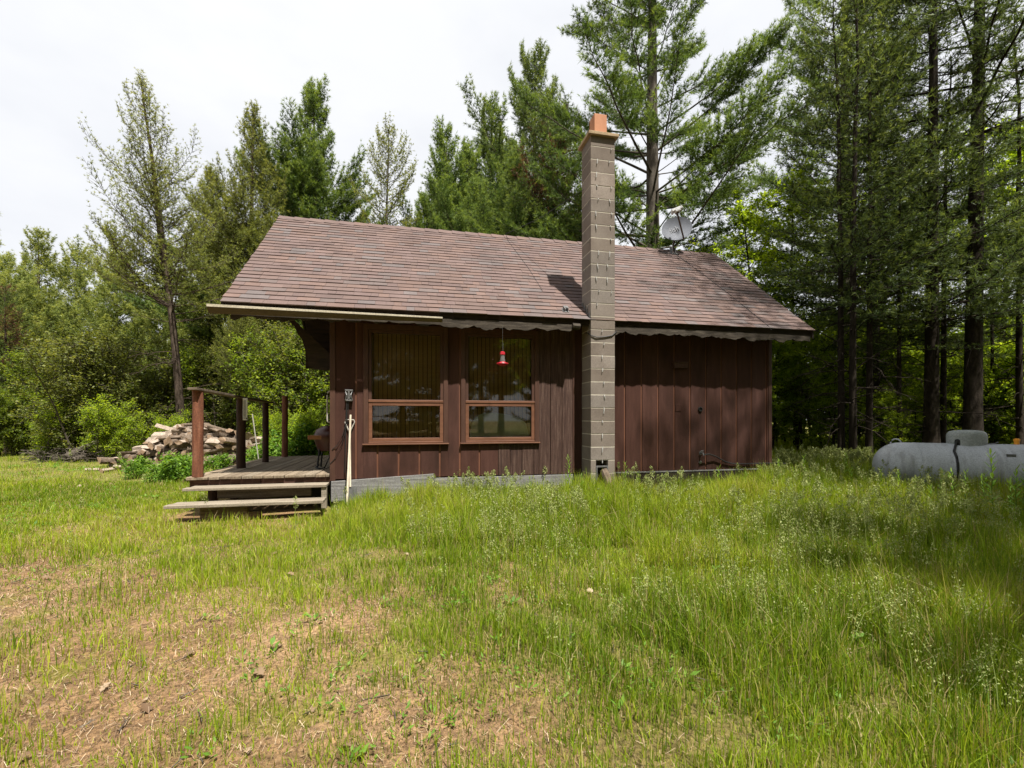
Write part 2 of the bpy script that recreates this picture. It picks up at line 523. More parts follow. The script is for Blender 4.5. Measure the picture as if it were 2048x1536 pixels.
def build_walls():
    W1 = (.445, 1.684); W2 = (1.881, 3.127)
    zb, zt = .865, 2.66
    top = roof_z(0) - .12
    back = MB(); sid = MB(); wea = MB()
    regs = [(0, W1[0], SIDE_Z0, top), (W1[0], W1[1], SIDE_Z0, zb), (W1[0], W1[1], zt, top), (W1[1], W2[0], SIDE_Z0, top),
            (W2[0], 2.464, SIDE_Z0, zb), (W2[0], W2[1], zt, top), (3.70, L_WALL, SIDE_Z0, top)]
    weat = [(2.464, W2[1], SIDE_Z0, zb), (W2[1], 3.70, SIDE_Z0, top)]
    for x0, x1, z0, z1 in regs + weat:
        back.box(x0, x1, 0, .09, z0, z1)
    g0, sp, gw = .646 - .305 * 4, .305, .028
    for x0, x1, z0, z1 in regs:
        for k in range(0, 32):
            a = g0 + sp * k + gw / 2; b = g0 + sp * (k + 1) - gw / 2
            a2, b2 = max(a, x0), min(b, x1)
            if b2 - a2 > .004:
                jit = random.uniform(-.0015, .0015)
                sid.box(a2, b2, -.013 + jit, .02, z0 + .002, z1)
    for x0, x1, z0, z1 in weat:
        x = x0
        while x < x1 - .01:
            w = .193
            xe = min(x + w, x1)
            yy = -.016 + random.uniform(-.003, .004)
            wea.box(x + .004, xe - .004, yy, .02, z0 - random.uniform(0, .012), z1)
            x = xe
    back.build('wall', M['groove'], cabin)
    so_ = sid.build('siding', M['siding'], cabin, bevel=.003)
    vary(so_, .84, 1.16, 2)
    tag(wea.build('weathered_boards', M['weathered'], cabin, bevel=.003), 'older darker planks with worn grain')
    # corner trims
    for bx in ((-.02, .055, -.026, .07, SIDE_Z0 - .02, top), (L_WALL - .05, L_WALL + .02, -.026, .07, SIDE_Z0 - .02, top), (3.695, 3.735, -.026, .03, SIDE_Z0, top)):
        MB().box(*bx).build('corner_trim', M['casing'], cabin, bevel=.004)
    # side and back walls
    gp = [(0.0, SIDE_Z0), (W_WALL, SIDE_Z0), (W_WALL, roof_z(0) - .12), (RIDGE_Y, RIDGE_Z - .13), (0.0, roof_z(0) - .12)]
    e = MB()
    e.prism([(a + .09 if a == 0 else a, z) for a, z in gp], 0, .09, 'x')
    e.prism([(a + .09 if a == 0 else a, z) for a, z in gp], L_WALL - .09, L_WALL, 'x')
    e.box(.09, L_WALL - .09, W_WALL - .09, W_WALL, SIDE_Z0, roof_z(0) - .12)
    vary(e.build('side_wall', M['siding'], cabin), 1, 1, 3)
    fl = MB()
    fl.box(.09, L_WALL - .09, .09, W_WALL - .09, .30, .40)
    fl.box(.095, L_WALL - .095, 1.2, 1.25, .40, 3.0)
    fl.build('floor', M['inside'], cabin)
    fd = MB()
    fd.box(.02, L_WALL - .02, .02, W_WALL - .02, -.2, SIDE_Z0 - .025)
    fd.build('foundation', M['concrete'], cabin)
    sk = MB()
    # slanted grey board by the steps, straight one beyond, dark one right of the chimney
    sk.add([(.0, -.045, .05), (1.47, -.045, .12), (1.47, -.045, .42), (0.0, -.045, .345),
            (.0, -.015, .05), (1.47, -.015, .12), (1.47, -.015, .42), (0.0, -.015, .345)],
           [(0, 1, 2, 3), (7, 6, 5, 4), (0, 4, 5, 1), (1, 5, 6, 2), (2, 6, 7, 3), (3, 7, 4, 0)])
    sk.box(1.475, 3.70, -.03, .01, .06, .352)
    sk.build('skirting_board', M['greywood'], cabin, bevel=.004)
    sd = MB()
    sd.box(4.26, L_WALL + .03, -.03, .018, .10, .335)
    sd.build('base_board', M['darkwood'], cabin)
    dl = MB()
    dl.box(4.26, L_WALL + .02, -.038, -.012, .350, .368)
    dl.build('drip_edge', M['greywood'], cabin)


build_walls()


def build_window(x0, x1, label, bulge):
    zb, zt = .865, 2.66
    zm = 1.497
    cas = MB()
    cas.box(x0, x0 + .07, -.034, .06, zb + .022, zt)
    cas.box(x1 - .07, x1, -.034, .06, zb + .022, zt)
    cas.box(x0 + .07, x1 - .07, -.034, .06, zt - .08, zt)
    w = cas.build('window', M['casing'], cabin, bevel=.004)
    w['label'] = label
    j = MB()
    a, b = x0 + .072, x1 - .072
    j.box(a, a + .045, -.016, .055, zm + .042, zt - .082)
    j.box(b - .045, b, -.016, .055, zm + .042, zt - .082)
    j.box(a + .045, b - .045, -.016, .055, zt - .13, zt - .082)
    j.build('upper_frame', M['casing'], w, bevel=.003)
    s = MB()
    s.box(a, b, -.026, .05, zm, zm + .040)
    s.box(a, a + .052, -.018, .05, zb + .05, zm - .002)
    s.box(b - .052, b, -.018, .05, zb + .05, zm - .002)
    s.box(a + .052, b - .052, -.018, .05, zm - .05, zm - .002)
    s.box(a + .052, b - .052, -.018, .05, zb + .05, zb + .10)
    s.box(a, b, -.032, .05, zb + .024, zb + .048)
    s.build('lower_sash', M['sash'], w, bevel=.004)
    si = MB()
    si.box(x0 - .012, x1 + .012, -.062, .05, zb, zb + .020)
    si.build('sill', M['sash'], w, bevel=.004)
    p = MB()
    p.box(a + .046, b - .046, .022, .026, zm + .042, zt - .132)
    p.build('upper_pane', M['glass'], w)
    p = MB()
    p.box(a + .053, b - .053, .018, .022, zb + .102, zm - .052)
    p.build('lower_pane', M['glass'], w)
    bl = MB()
    z0 = zb + .05
    bl.box(a - .02, b + .02, .090, .095, z0, zt - .02)
    k = a
    while k < b:
        bl.box(k - .004, k + .004, .084, .0895, z0, zt - .02, 1)
        k += .066
    bl.build('reed_blind', [M['bamboo'], M['cord']], w)
    if bulge:  # grey slab added behind the glass, standing in for a pale reflection
        q = MB()
        pts = []
        n = 16
        for i in range(n + 1):
            t = i / n
            x = a + .06 + (b - a - .12) * t
            e = abs(2 * t - 1)
            z = zb + .10 + .36 * (1 - e ** 4.5) ** .5 + .03 * math.sin(t * 5)
            pts.append((x, z))
        poly = [(a + .06, zb + .06)] + pts + [(b - .06, zb + .06)]
        q.prism(poly, .055, .080, 'y')
        q.build('pale_reflection_shape', M['panereflection'], w, bevel=.01)


build_window(.445, 1.684, 'brown double-hung window nearest the porch, brown reed blind down to the sill', False)
build_window(1.881, 3.127, 'brown double-hung window behind the red feeder, pale shape put in for a reflection in its lower pane', True)


def build_roof():
    n = Vector((0, -SLOPE, 1)).normalized()
    sl = Vector((0, 1, SLOPE)).normalized()
    slen = math.hypot(RIDGE_Y - EAVE_Y, RIDGE_Z - EAVE_Z)
    # deck slabs
    d = MB()
    t = .10
    yb = 2 * RIDGE_Y - EAVE_Y
    d.prism([(EAVE_Y + .05, EAVE_Z + .05 * SLOPE - .012), (RIDGE_Y, RIDGE_Z - .012), (yb - .05, EAVE_Z + .05 * SLOPE - .012),
             (yb - .05, EAVE_Z + .05 * SLOPE - t), (RIDGE_Y, RIDGE_Z - t - .03), (EAVE_Y + .05, EAVE_Z + .05 * SLOPE - t)], RX0 + .03, RX1 - .03, 'x')
    d.build('roof_deck', M['darkwood'], cabin)
    rng = random.Random(5)
    vs, fs, cols = [], [], []
    reds = [(.125, .088, .078), (.133, .093, .083), (.120, .085, .078), (.137, .093, .080), (.127, .090, .083)]
    greys = [(.124, .098, .092), (.121, .101, .098), (.118, .092, .086)]
    e = .1265
    for side in (0, 1):
        nn = n if side == 0 else Vector((0, SLOPE, 1)).normalized()
        ss = sl if side == 0 else Vector((0, -1, SLOPE)).normalized()
        org = Vector((0, EAVE_Y, EAVE_Z)) if side == 0 else Vector((0, yb, EAVE_Z))
        k = 0
        s = 0.0
        while s < slen - .01:
            s1 = min(s + e, slen)
            x = RX0 + rng.uniform(-.012, .008)
            sag = 0
            xe_end = RX1 + rng.uniform(-.006, .012)
            while x < xe_end - .001:
                w = rng.choice((.11, .15, .2, .24, .3, .36))
                x1 = min(x + w, xe_end)
                c = rng.choice(reds) if rng.random() < .80 else rng.choice(greys)
                m = rng.uniform(.92, 1.06)
                c = tuple(q * m for q in c)
                h = .0125 + rng.uniform(-.0025, .004)
                ds = rng.uniform(-.004, .004)
                o = len(vs)
                f0 = org + ss * (s + ds)
                b0 = org + ss * min(s1 + .012, slen)
                for q in (f0 - nn * .001, f0 + nn * h, b0 + nn * .0015):
                    vs.append(q + Vector((x + .0012, 0, 0)))
                    vs.append(q + Vector((x1 - .0012, 0, 0)))
                fs += [(o, o + 1, o + 3, o + 2), (o + 2, o + 3, o + 5, o + 4), (o + 1, o + 5, o + 3), (o, o + 2, o + 4)]
                cols += [(*c, 1)] * 6
                x = x1
            s = s1
            k += 1
    # ridge caps
    x = RX0
    while x < RX1:
        x1 = min(x + .27, RX1)
        c = rng.choice(reds)
        o = len(vs)
        h0, h1 = .026, .012
        for xx, h in ((x, h0), (x1, h1)):
            for yy, zz in ((-.13, -.13 * SLOPE), (0, 0), (.13, -.13 * SLOPE)):
                vs.append(Vector((xx, RIDGE_Y + yy, RIDGE_Z + zz + h)))
        fs += [(o, o + 3, o + 4, o + 1), (o + 1, o + 4, o + 5, o + 2)]
        cols += [(*c, 1)] * 6
        x = x1
    me = bpy.data.meshes.new('roof')
    me.from_pydata([tuple(v) for v in vs], [], fs)
    a = me.attributes.new('col', 'FLOAT_COLOR', 'POINT')
    a.data.foreach_set('color', [q for c in cols for q in c])
    me.materials.append(M['shingle'])
    o = link('roof', me, cabin)
    o['label'] = 'red-brown and grey asphalt shingles'
    # rake boards and eave boards
    for x0, x1 in ((RX0 + .005, RX0 + .035), (RX1 - .035, RX1 - .005)):
        r = MB()
        for sg in (0, 1):
            ya, yb2 = EAVE_Y + .02, RIDGE_Y
            poly = [(ya, roof_z(ya) - .016), (yb2, RIDGE_Z - .016), (yb2, RIDGE_Z - .16), (ya, roof_z(ya) - .15)]
            if sg:
                poly = [(2 * RIDGE_Y - a, z) for a, z in poly]
            r.prism(poly, x0, x1, 'x')
        r.build('rake_board', M['darkwood'], cabin)
    f = MB()
    f.box(RX0 + .04, 3.84, EAVE_Y + .070, EAVE_Y + .10, EAVE_Z - .085, EAVE_Z + .03)
    f.box(4.265, RX1 - .04, EAVE_Y + .070, EAVE_Y + .10, EAVE_Z - .085, EAVE_Z + .03)
    f.build('fascia', M['darkwood'], cabin)
    # wavy live-edge boards
    def wavy(x0, x1, seed, name, lab):
        rg = random.Random(seed)
        ph = [rg.uniform(0, 6.28) for _ in range(4)]
        n2 = int((x1 - x0) / .045)
        bot = []
        for i in range(n2 + 1):
            x = x0 + (x1 - x0) * i / n2
            s2 = x * 2 * math.pi
            scal = -abs(math.sin(s2 / 1.15 + ph[0] + .9 * math.sin(x * 1.3 + ph[3]))) * (.030 + .022 * math.sin(x * 2.1 + ph[1]))
            z = EAVE_Z - .165 + scal * .9 + .014 * math.sin(s2 / .31 + ph[1]) + .007 * math.sin(s2 / .12 + ph[2]) + rg.uniform(-.007, .006)
            bot.append((x, z))
        m2 = MB()
        top = EAVE_Z - .072
        y0, y1 = EAVE_Y + .035, EAVE_Y + .062
        for i in range(n2):
            (xa, za), (xb, zb2) = bot[i], bot[i + 1]
            vs2 = [(xa, y0, za), (xb, y0, zb2), (xb, y0, top), (xa, y0, top), (xa, y1, za), (xb, y1, zb2), (xb, y1, top), (xa, y1, top)]
            fc = [(0, 1, 2, 3), (7, 6, 5, 4), (0, 4, 5, 1), (3, 2, 6, 7)]
            if i == 0: fc.append((0, 3, 7, 4))
            if i == n2 - 1: fc.append((1, 5, 6, 2))
            m2.add(vs2, fc)
        o2 = m2.build(name, M['liveedge'], cabin)
        o2['label'] = lab
    wavy(-1.2, 3.66, 3, 'eave_board', 'bark-edged wavy board under the eave left of the chimney')
    wavy(4.27, RX1 - .06, 8, 'eave_board', 'bark-edged wavy board under the eave right of the chimney')
    b = MB()
    b.tube([(3.56, EAVE_Y + .03, EAVE_Z - .10), (3.68, EAVE_Y + .03, EAVE_Z - .11)], [.045, .05], 9)
    b.build('eave_board_knot', M['liveedge'], cabin)
    # rafters tails under the porch overhang
    rf = MB()
    for x in (-1.1, -.5):
        rf.prism([(EAVE_Y + .1, roof_z(EAVE_Y + .1) - .11), (RIDGE_Y, RIDGE_Z - .14), (RIDGE_Y, RIDGE_Z - .26), (EAVE_Y + .1, roof_z(EAVE_Y + .1) - .22)], x, x + .05, 'x')
    rf.build('rafter', M['darkwood'], cabin)
    # dark curved brace and panel at the porch corner
    br = MB()
    br.prism([(-.74, 2.74), (-.62, 2.70), (-.53, 2.60), (-.485, 2.49), (-.43, 2.42), (-.39, 2.28), (-.355, 2.16), (-.335, 2.03), (-.25, 1.985), (-.12, 1.975), (-.022, 1.995),
              (-.022, 2.20), (-.36, 2.52), (-.58, 2.74)], .13, .21, 'y')
    br.build('brace', M['darkwood'], cabin)
    bp = MB()
    bp.box(-.44, -.022, .40, .45, 2.02, 3.0)
    bp.build('gable_panel', M['darkwood'], cabin)
    rl = MB()
    # tan metal rail hanging below the eave
    p0, p1 = Vector((-1.43, EAVE_Y - .045, 2.735)), Vector((1.575, EAVE_Y - .03, 2.712))
    sec = [(-.045, -.004), (-.047, -.034), (.010, -.098), (.03, -.098), (.03, .004)]
    vs2 = []
    for p, k in ((p0, 1.15), (p1, .72)):
        for a2, z in sec:
            vs2.append((p.x, p.y + a2 * k, p.z + z * k))
    nsec = len(sec)
    fc = [tuple(range(nsec)), tuple(range(2 * nsec - 1, nsec - 1, -1))] + [(k, k + nsec, (k + 1) % nsec + nsec, (k + 1) % nsec) for k in range(nsec)]
    rl.add(vs2, fc)
    for i, k in enumerate((2, 3, 4, 5)):
        rl.mi[-k] = 0
    rl.mi[-5] = 1; rl.mi[-1] = 1; rl.mi[0] = 1
    o = rl.build('eave_rail', [M['railshaded'], M['eaverail']], cabin, bevel=.0015)
    o['label'] = 'tan metal rail hanging along the porch end of the eave'


build_roof()


def build_chimney():
    x0, x1, y0, y1 = 3.852, 4.252, -.402, -.016
    ch = 0.2032
    b = MB()
    rg = random.Random(4)
    for k in range(28):
        z0 = k * ch + .0065; z1 = (k + 1) * ch - .0065
        if k == 27: z1 = 5.645
        dx = rg.uniform(-.002, .002)
        if 0 < k < 3:
            # blocks round the cleanout opening
            b.box(x0 + dx, x0 + .085, y0, y1, z0, z1); b.box(x0 + .285, x1 + dx, y0, y1, z0, z1); b.box(x0 + .085, x0 + .285, y0 + .22, y1, z0, z1)
        else:
            b.box(x0 + dx, x1 + dx, y0 + rg.uniform(-.002, .002), y1, z0, z1)
    c = b.build('chimney', M['block'], cabin, bevel=.003)
    c['label'] = 'tall square grey-brown block chimney'
    vary(c, .74, 1.16, 5)
    m = MB()
    e = .0025
    m.box(x0 + e, x1 - e, y0 + e, y1 - e, 0.61, 5.64)
    m.box(x0 + e, x1 - e, y0 + .23, y1 - e, 0.0, .61)
    m.box(x0 + e, x0 + .08, y0 + e, y0 + .23, 0.0, .61)
    m.box(x0 + .29, x1 - e, y0 + e, y0 + .23, 0.0, .61)
    m.build('mortar', M['mortar'], c)
    d = MB()
    for k in range(2, 28):
        z = k * ch
        if k > 14:
            xs = [x0 + .09 + rg.uniform(-.02, .05), x0 + .31 + rg.uniform(-.05, .05)]
        else:
            xs = [x0 + .2 + rg.uniform(-.02, .02)]
        for x in xs:
            if rg.random() < .2: continue
            ln = rg.uniform(.03, .09)
            tw = rg.uniform(-.012, .012)
            d = MB()
            d.tube([(x, y0 - .001, z + .004), (x + tw * .3, y0 - .012, z - ln * .4), (x + tw, y0 - .016, z - ln)], [.008, .0075, .006], 6)
            d.build('mortar_drip', M['drip'], c)
        if rg.random() < .8 and k > 12:
            ysd = y0 + rg.uniform(.06, .32)
            d = MB()
            d.tube([(x0 + .001, ysd, z), (x0 - .008, ysd, z - .06)], [.005, .004], 5)
            d.build('mortar_drip', M['drip'], c)
    cp = MB()
    zc = 5.645
    cp.add([(x0 - .05, y0 - .05, zc), (x1 + .05, y0 - .05, zc), (x1 + .05, y1 + .05, zc), (x0 - .05, y1 + .05, zc),
            (x0 - .05, y0 - .05, zc + .05), (x1 + .05, y0 - .05, zc + .05), (x1 + .05, y1 + .05, zc + .05), (x0 - .05, y1 + .05, zc + .05),
            (x0 + .08, y0 + .08, zc + .085), (x1 - .08, y0 + .08, zc + .085), (x1 - .08, y1 - .08, zc + .085), (x0 + .08, y1 - .08, zc + .085)],
           [(3, 2, 1, 0), (0, 1, 5, 4), (1, 2, 6, 5), (2, 3, 7, 6), (3, 0, 4, 7), (4, 5, 9, 8), (5, 6, 10, 9), (6, 7, 11, 10), (7, 4, 8, 11), (8, 9, 10, 11)])
    cp.build('chimney_cap', M['capstone'], c, bevel=.006)
    fl = MB()
    fx0, fx1, fy0, fy1 = x0 + .095, x0 + .305, y0 + .085, y0 + .295
    t = .022
    zt = 6.06
    for a in ((fx0, fx1, fy0, fy0 + t), (fx0, fx1, fy1 - t, fy1), (fx0, fx0 + t, fy0 + t, fy1 - t), (fx1 - t, fx1, fy0 + t, fy1 - t)):
        fl.box(*a, 5.66, zt + rg.uniform(-.004, .004))
    fl.build('flue', M['clay'], c, bevel=.008)
    co = MB()
    cx0, cx1, cz0, cz1 = x0 + .085, x0 + .285, .25, .52
    w = .022
    for a in ((cx0, cx1, cz1 - w, cz1), (cx0, cx1, cz0, cz0 + w), (cx0, cx0 + w, cz0 + w, cz1 - w), (cx1 - w, cx1, cz0 + w, cz1 - w)):
        co.box(a[0], a[1], y0 - .012, y0 + .03, a[2], a[3])
    co.build('cleanout_frame', M['galv'], c, bevel=.002)
    co = MB()
    co.box(cx0 + w, cx1 - w, y0 + .19, y0 + .2, cz0 + w, cz1 - w)
    co.build('cleanout_back', M['black'], c)
    fs = MB()
    # lead flashing against the left face at the roof
    for k in range(4):
        ya = EAVE_Y + .02 + k * .095
        za = roof_z(ya)
        fs.box(x0 - .012, x0 - .002, ya, ya + .10, za - .02, za + .11 - .01 * k)
    fs.build('flashing', M['galv'], c)


build_chimney()


def wall_fittings():
    v = MB()
    # wall vent
    p = at(1362, 7.86, 0)
    x = 5.62
    v.box(x - .13, x + .13, -.07, -.012, 2.12, 2.21)
    v.box(x - .14, x + .14, -.085, -.012, 2.21, 2.225)
    v.build('wall_vent', M['casing'], cabin, bevel=.004)
    h = MB()
    h.lathe([(.042, 0), (.042, .02), (.03, .022), (.028, .006)], 16, 0, Matrix.Translation((6.02, -.014, 1.42)) @ Matrix.Rotation(rad(90), 4, 'X'))
    h.box(6.017, 6.023, -.0155, -.012, 1.24, 1.38)
    h.build('vent_hole', M['black'], cabin)
    pl = MB()
    pl.box(5.55, 5.66, -.02, -.012, 1.38, 1.50)
    vary(pl.build('cover_plate', M['siding'], cabin, bevel=.002), .8, .8, 4)
    fa = MB()
    fa.tube([(6.03, -.012, .66), (6.03, -.09, .66), (6.03, -.10, .62)], [.012, .012, .011], 8)
    fa.tube([(6.005, -.06, .70), (6.055, -.06, .70)], .008, 6)
    fa.tube([(6.03, -.06, .66), (6.03, -.06, .70)], .006, 6)
    fa.lathe([(.03, 0), (.03, .008)], 12, 0, Matrix.Translation((6.03, -.013, .66)) @ Matrix.Rotation(rad(90), 4, 'X'))
    fb = MB()
    fb.lathe([(.03, 0), (.03, .012)], 12, 0, Matrix.Translation((6.02, -.013, .50)) @ Matrix.Rotation(rad(90), 4, 'X'))
    fb.build('pipe_cap', M['galv'], cabin, smooth=True)
    fa.build('faucet', M['galv'], cabin, smooth=True)
    gl = MB()
    gl.tube([(6.04, -.10, .64), (6.15, -.09, .645), (6.3, -.06, .60), (6.5, -.045, .50), (6.65, -.04, .465), (6.9, -.04, .455), (7.2, -.04, .46), (7.6, -.03, .455), (7.95, .1, .42), (8.3, .5, .38)], .011, 7)
    gl.build('supply_line', M['black'], cabin, smooth=True)
    gh = MB()
    gh.tube([(-.0, .13, 1.66), (-.05, .13, 1.66), (-.075, .13, 1.64), (-.08, .13, 1.60), (-.08, .13, 1.25), (-.075, .13, 1.215), (-.05, .13, 1.20), (0, .13, 1.20)], .013, 8)
    gh.build('grab_handle', M['dhandle'], cabin, smooth=True)


wall_fittings()


# ---------------------------------------------------------------- porch deck
def build_deck():
    d = thing('porch_deck', 'weathered wooden porch deck with log posts, a handrail and two steps', 'deck', (-.95, 0, 0))
    ox = .95

    def B(mb, *a, **k):
        a = list(a); a[0] += ox; a[1] += ox
        mb.box(*a, **k)
    fl = MB()
    x = -1.87
    rg = random.Random(9)
    while x < -.03:
        w = .138
        x1 = min(x + w, -.022)
        B(fl, x + .004, x1 - .004, -.03 + rg.uniform(-.022, .018), 3.6 + rg.uniform(-.02, .02), .414 + rg.uniform(-.003, .002), .449 + rg.uniform(-.002, .003))
        x = x1
    vary(fl.build('floor_boards', M['deck'], d, bevel=.004), .72, 1.15, 6)
    rm = MB()
    B(rm, -1.84, -.95, .012, .05, .285, .412)
    B(rm, -.945, -.03, .010, .05, .285, .412)
    B(rm, -1.84, -1.80, .05, 3.5, .285, .412)
    B(rm, -1.0, -.95, .05, 3.5, .285, .412)
    rm.build('rim_board', M['rim'], d, bevel=.004)
    for (lab, x0, x1, y0, y1, z, th, tilt) in (('upper plank step', -1.80, -.02, -.29, .0, .335, .036, 0), ('lower plank step with worn grey edge', -1.86, .0, -.62, -.34, .172, .04, 0)):
        s = MB()
        B(s, x0, x1, y0, y0 + (y1 - y0) * .48, z - th, z)
        B(s, x0 + .03, x1 - .01, y0 + (y1 - y0) * .52, y1, z - th, z - .002)
        o = s.build('step', M['tread'], d, bevel=.005)
        o['label'] = lab
    r = MB()
    B(r, -1.42, -.24, -.20, -.13, .175, .297)
    B(r, -1.50, -.95, -.52, -.42, -.02, .128)
    B(r, -1.40, -.80, -.50, -.40, -.05, .04)
    r.build('step_block', M['oldbeam'], d, bevel=.008)
    q = MB()
    B(q, -.09, -.022, -.27, -.20, .0, .298)
    q.build('step_stringer', M['tread'], d, bevel=.004)
    for ux, yy in ((-1.5, -.12), (-1.7, 1.2), (-1.7, 2.4), (-1.7, 3.4)):
        MB().tube([(ux + ox, yy, -.05), (ux + ox, yy, .29)], .06, 10).build('support_post', M['postdark'], d, smooth=True)

    def post(px, py, z0, z1, r0, r1, mat, lab, seed):
        m = MB()
        rg2 = random.Random(seed)
        n = 9
        pts, rr = [], []
        for i in range(n):
            t = i / (n - 1)
            pts.append((px + ox + rg2.uniform(-.004, .004), py + rg2.uniform(-.004, .004), z0 + (z1 - z0) * t))
            rr.append((r0 + (r1 - r0) * t) * rg2.uniform(.96, 1.04))
        m.tube(pts, rr, 14)
        o = m.build('post', M[mat], d, smooth=True)
        o['label'] = lab
        return o
    post(-1.745, .03, .45, 1.645, .068, .068, 'post', 'front log post by the steps', 1)
    post(-1.586, 1.16, .45, 1.575, .070, .064, 'postdark', 'post carrying the white thermometer', 2)
    post(-1.52, 2.2, .45, 1.545, .056, .052, 'postdark', 'dark post at the far end of the handrail', 3)
    post(-1.50, 3.42, .45, 1.74, .062, .058, 'post', 'lone red log post without rail', 4)
    rl = MB()
    pts = [Vector((-1.76 + ox, -.10, 1.645)), Vector((-1.60 + ox, 1.1, 1.588)), Vector((-1.50 + ox, 2.35, 1.545))]
    for a, b in zip(pts[:-1], pts[1:]):
        dr = (b - a).normalized()
        sd = dr.cross(Vector((0, 0, 1))).normalized()
        vs = []
        for p in (a, b):
            for s in (-.065, .065):
                for h in (0, .032):
                    vs.append(p + sd * s + Vector((0, 0, h)))
        rl.add(vs, [(0, 1, 3, 2), (4, 6, 7, 5), (0, 4, 5, 1), (2, 3, 7, 6), (1, 5, 7, 3), (0, 2, 6, 4)])
    rl.build('handrail', M['oldbeam'], d, bevel=.004)


build_deck()

# ---------------------------------------------------------------- small things on and about the cabin
# thermometer
t = thing('thermometer', 'white strip thermometer fixed to the second porch post', 'thermometer', (-1.505, 1.105, 1.50))
m = MB(); m.box(-.033, .033, -.012, 0, -.27, .09); m.build('plate', M['white'], t, bevel=.004)
m = MB()
for k in range(24):
    z = -.245 + k * .0125
    m.box(-.026, -.026 + (.018 if k % 4 else .026), -.0135, -.0122, z, z + .004)
m.box(-.003, .003, -.0135, -.0122, -.25, .06)
m.box(.012, .026, -.0135, -.0122, -.25, -.23)
m.build('scale_marks', M['black'], t)
t.rotation_euler = (0, 0, rad(16))

# long pale pole and D-handle shovel leaning on the wall
t = thing('wooden_pole', 'long pale wooden pole leaning on the brown wall by the porch', 'pole', (.255, -.33, 0))
m = MB(); m.tube([(0, 0, .0), (.006, .08, .4), (.012, .18, .85), (.018, .262, 1.31)], [.0165, .0155, .015, .0145], 10)
m.build('shaft', M['palehandle'], t, smooth=True)
t = thing('shovel', 'D-handled shovel standing behind the pale pole against the wall', 'shovel', (.285, -.20, 0))
m = MB(); m.tube([(0, 0, .28), (-.02, .12, .75), (-.028, .158, 1.06)], .014, 8); m.build('shaft', M['palehandle'], t, smooth=True)
m = MB()
m.tube([(-.028, .158, 1.05), (-.075, .162, 1.16), (-.096, .164, 1.205), (-.085, .165, 1.235), (-.028, .166, 1.24), (.03, .165, 1.235), (.04, .164, 1.205), (.02, .162, 1.16), (-.028, .158, 1.05)], .0085, 8)
m.build('grip', M['dhandle'], t, smooth=True)
m = MB()
m.add([(-.09, .0, .28), (.09, .0, .28), (.085, -.02, .08), (0, -.03, -.01), (-.085, -.02, .08), (-.09, .006, .28), (.09, .006, .28), (.085, -.014, .08), (0, -.024, -.01), (-.085, -.014, .08)],
      [(0, 1, 2, 3, 4), (9, 8, 7, 6, 5), (0, 5, 6, 1), (1, 6, 7, 2), (2, 7, 8, 3), (3, 8, 9, 4), (4, 9, 5, 0)])
m.build('blade', M['galv'], t)

# grey cast bracket with hanging cable
t = thing('wall_bracket', 'grey metal bracket on the wall with a black cable hanging from it', 'bracket', (.248, -.02, 1.60))
m = MB()
m.box(-.028, .028, -.03, .0, -.07, .06)
m.box(-.055, .055, -.045, .0, .055, .078)
m.box(-.05, .05, -.05, .0, -.09, -.068)
m.box(-.012, .012, -.055, -.03, -.06, .05)
m.tube([(-.05, -.03, .065), (-.03, -.06, .0), (-.045, -.05, -.08)], .008, 6)
m.tube([(.05, -.03, .065), (.03, -.06, .0), (.05, -.05, -.08)], .008, 6)
m.build('bracket_plate', M['galv'], t, bevel=.003)
m = MB()
m.tube([(-.03, -.03, -.08), (-.04, -.025, -.3), (-.05, -.022, -.7), (-.055, -.03, -1.13)], .0065, 6)
m.tube([(-.02, -.03, -.08), (-.03, -.025, -.35), (-.09, -.022, -.6), (-.17, -.02, -.74), (-.235, -.015, -.79)], .005, 6)
m.tube([(.0, -.03, -.08), (-.02, -.025, -.4), (-.1, -.02, -.72), (-.2, -.015, -.93), (-.262, -.01, -1.0)], .004, 6)
m.build('cable', M['black'], t, smooth=True)

# grill behind the corner
t = thing('grill', 'brown grill with an orange slat standing on the deck behind the wall corner', 'grill', (-.20, .95, .452))
m = MB()
prof = [(.17, .28), (.21, .40), (.235, .47), (.235, .53), (.20, .62), (.10, .68), (.02, .69)]
m.lathe(prof, 16); m.build('bowl', M['grill'], t, smooth=True)
m = MB(); m.box(-.28, .1, -.22, -.20, .47, .535); m.box(-.28, -.26, -.20, .2, .47, .535); m.build('slat', M['grillwood'], t, bevel=.004)
for sx, sy in ((-1, -1), (1, -1), (-1, 1), (1, 1)):
    m = MB(); m.tube([(sx * .12, sy * .12, .32), (sx * .15, sy * .15, .0)], .014, 8); m.build('leg', M['black'], t, smooth=True)
m = MB(); m.tube([(-.12, -.15, .06), (-.16, -.22, .02), (-.1, -.27, .01), (-.02, -.26, .02), (.05, -.2, .2), (.06, -.2, .5)], .012, 7); m.build('hose', M['black'], t, smooth=True)

# hummingbird feeder
fx = at(1005, 6.75)
t = thing('hummingbird_feeder', 'red hummingbird feeder with clear bottle hanging from the eave', 'bird feeder', (2.457, -.405, 2.085))
m = MB(); m.tube([(0, 0, .16), (.002, 0, .545)], .0014, 6); m.tube([(.012, 0, .14), (.012, 0, .26), (.02, 0, .30)], .0014, 5); m.build('cord', M['galv'], t)
m = MB(); m.lathe([(.02, .165), (.038, .155), (.04, .12), (.034, .116)], 18); m.build('cap', M['red'], t, smooth=True)
m = MB(); m.lathe([(.033, .116), (.034, .06), (.044, .02), (.04, .005)], 18); m.build('bottle', M['bottle'], t, smooth=True)
m = MB(); m.lathe([(.045, .012), (.05, .0), (.085, -.006), (.092, -.016), (.07, -.03), (.03, -.045), (.01, -.05)], 22); m.build('tray', M['red'], t, smooth=True)

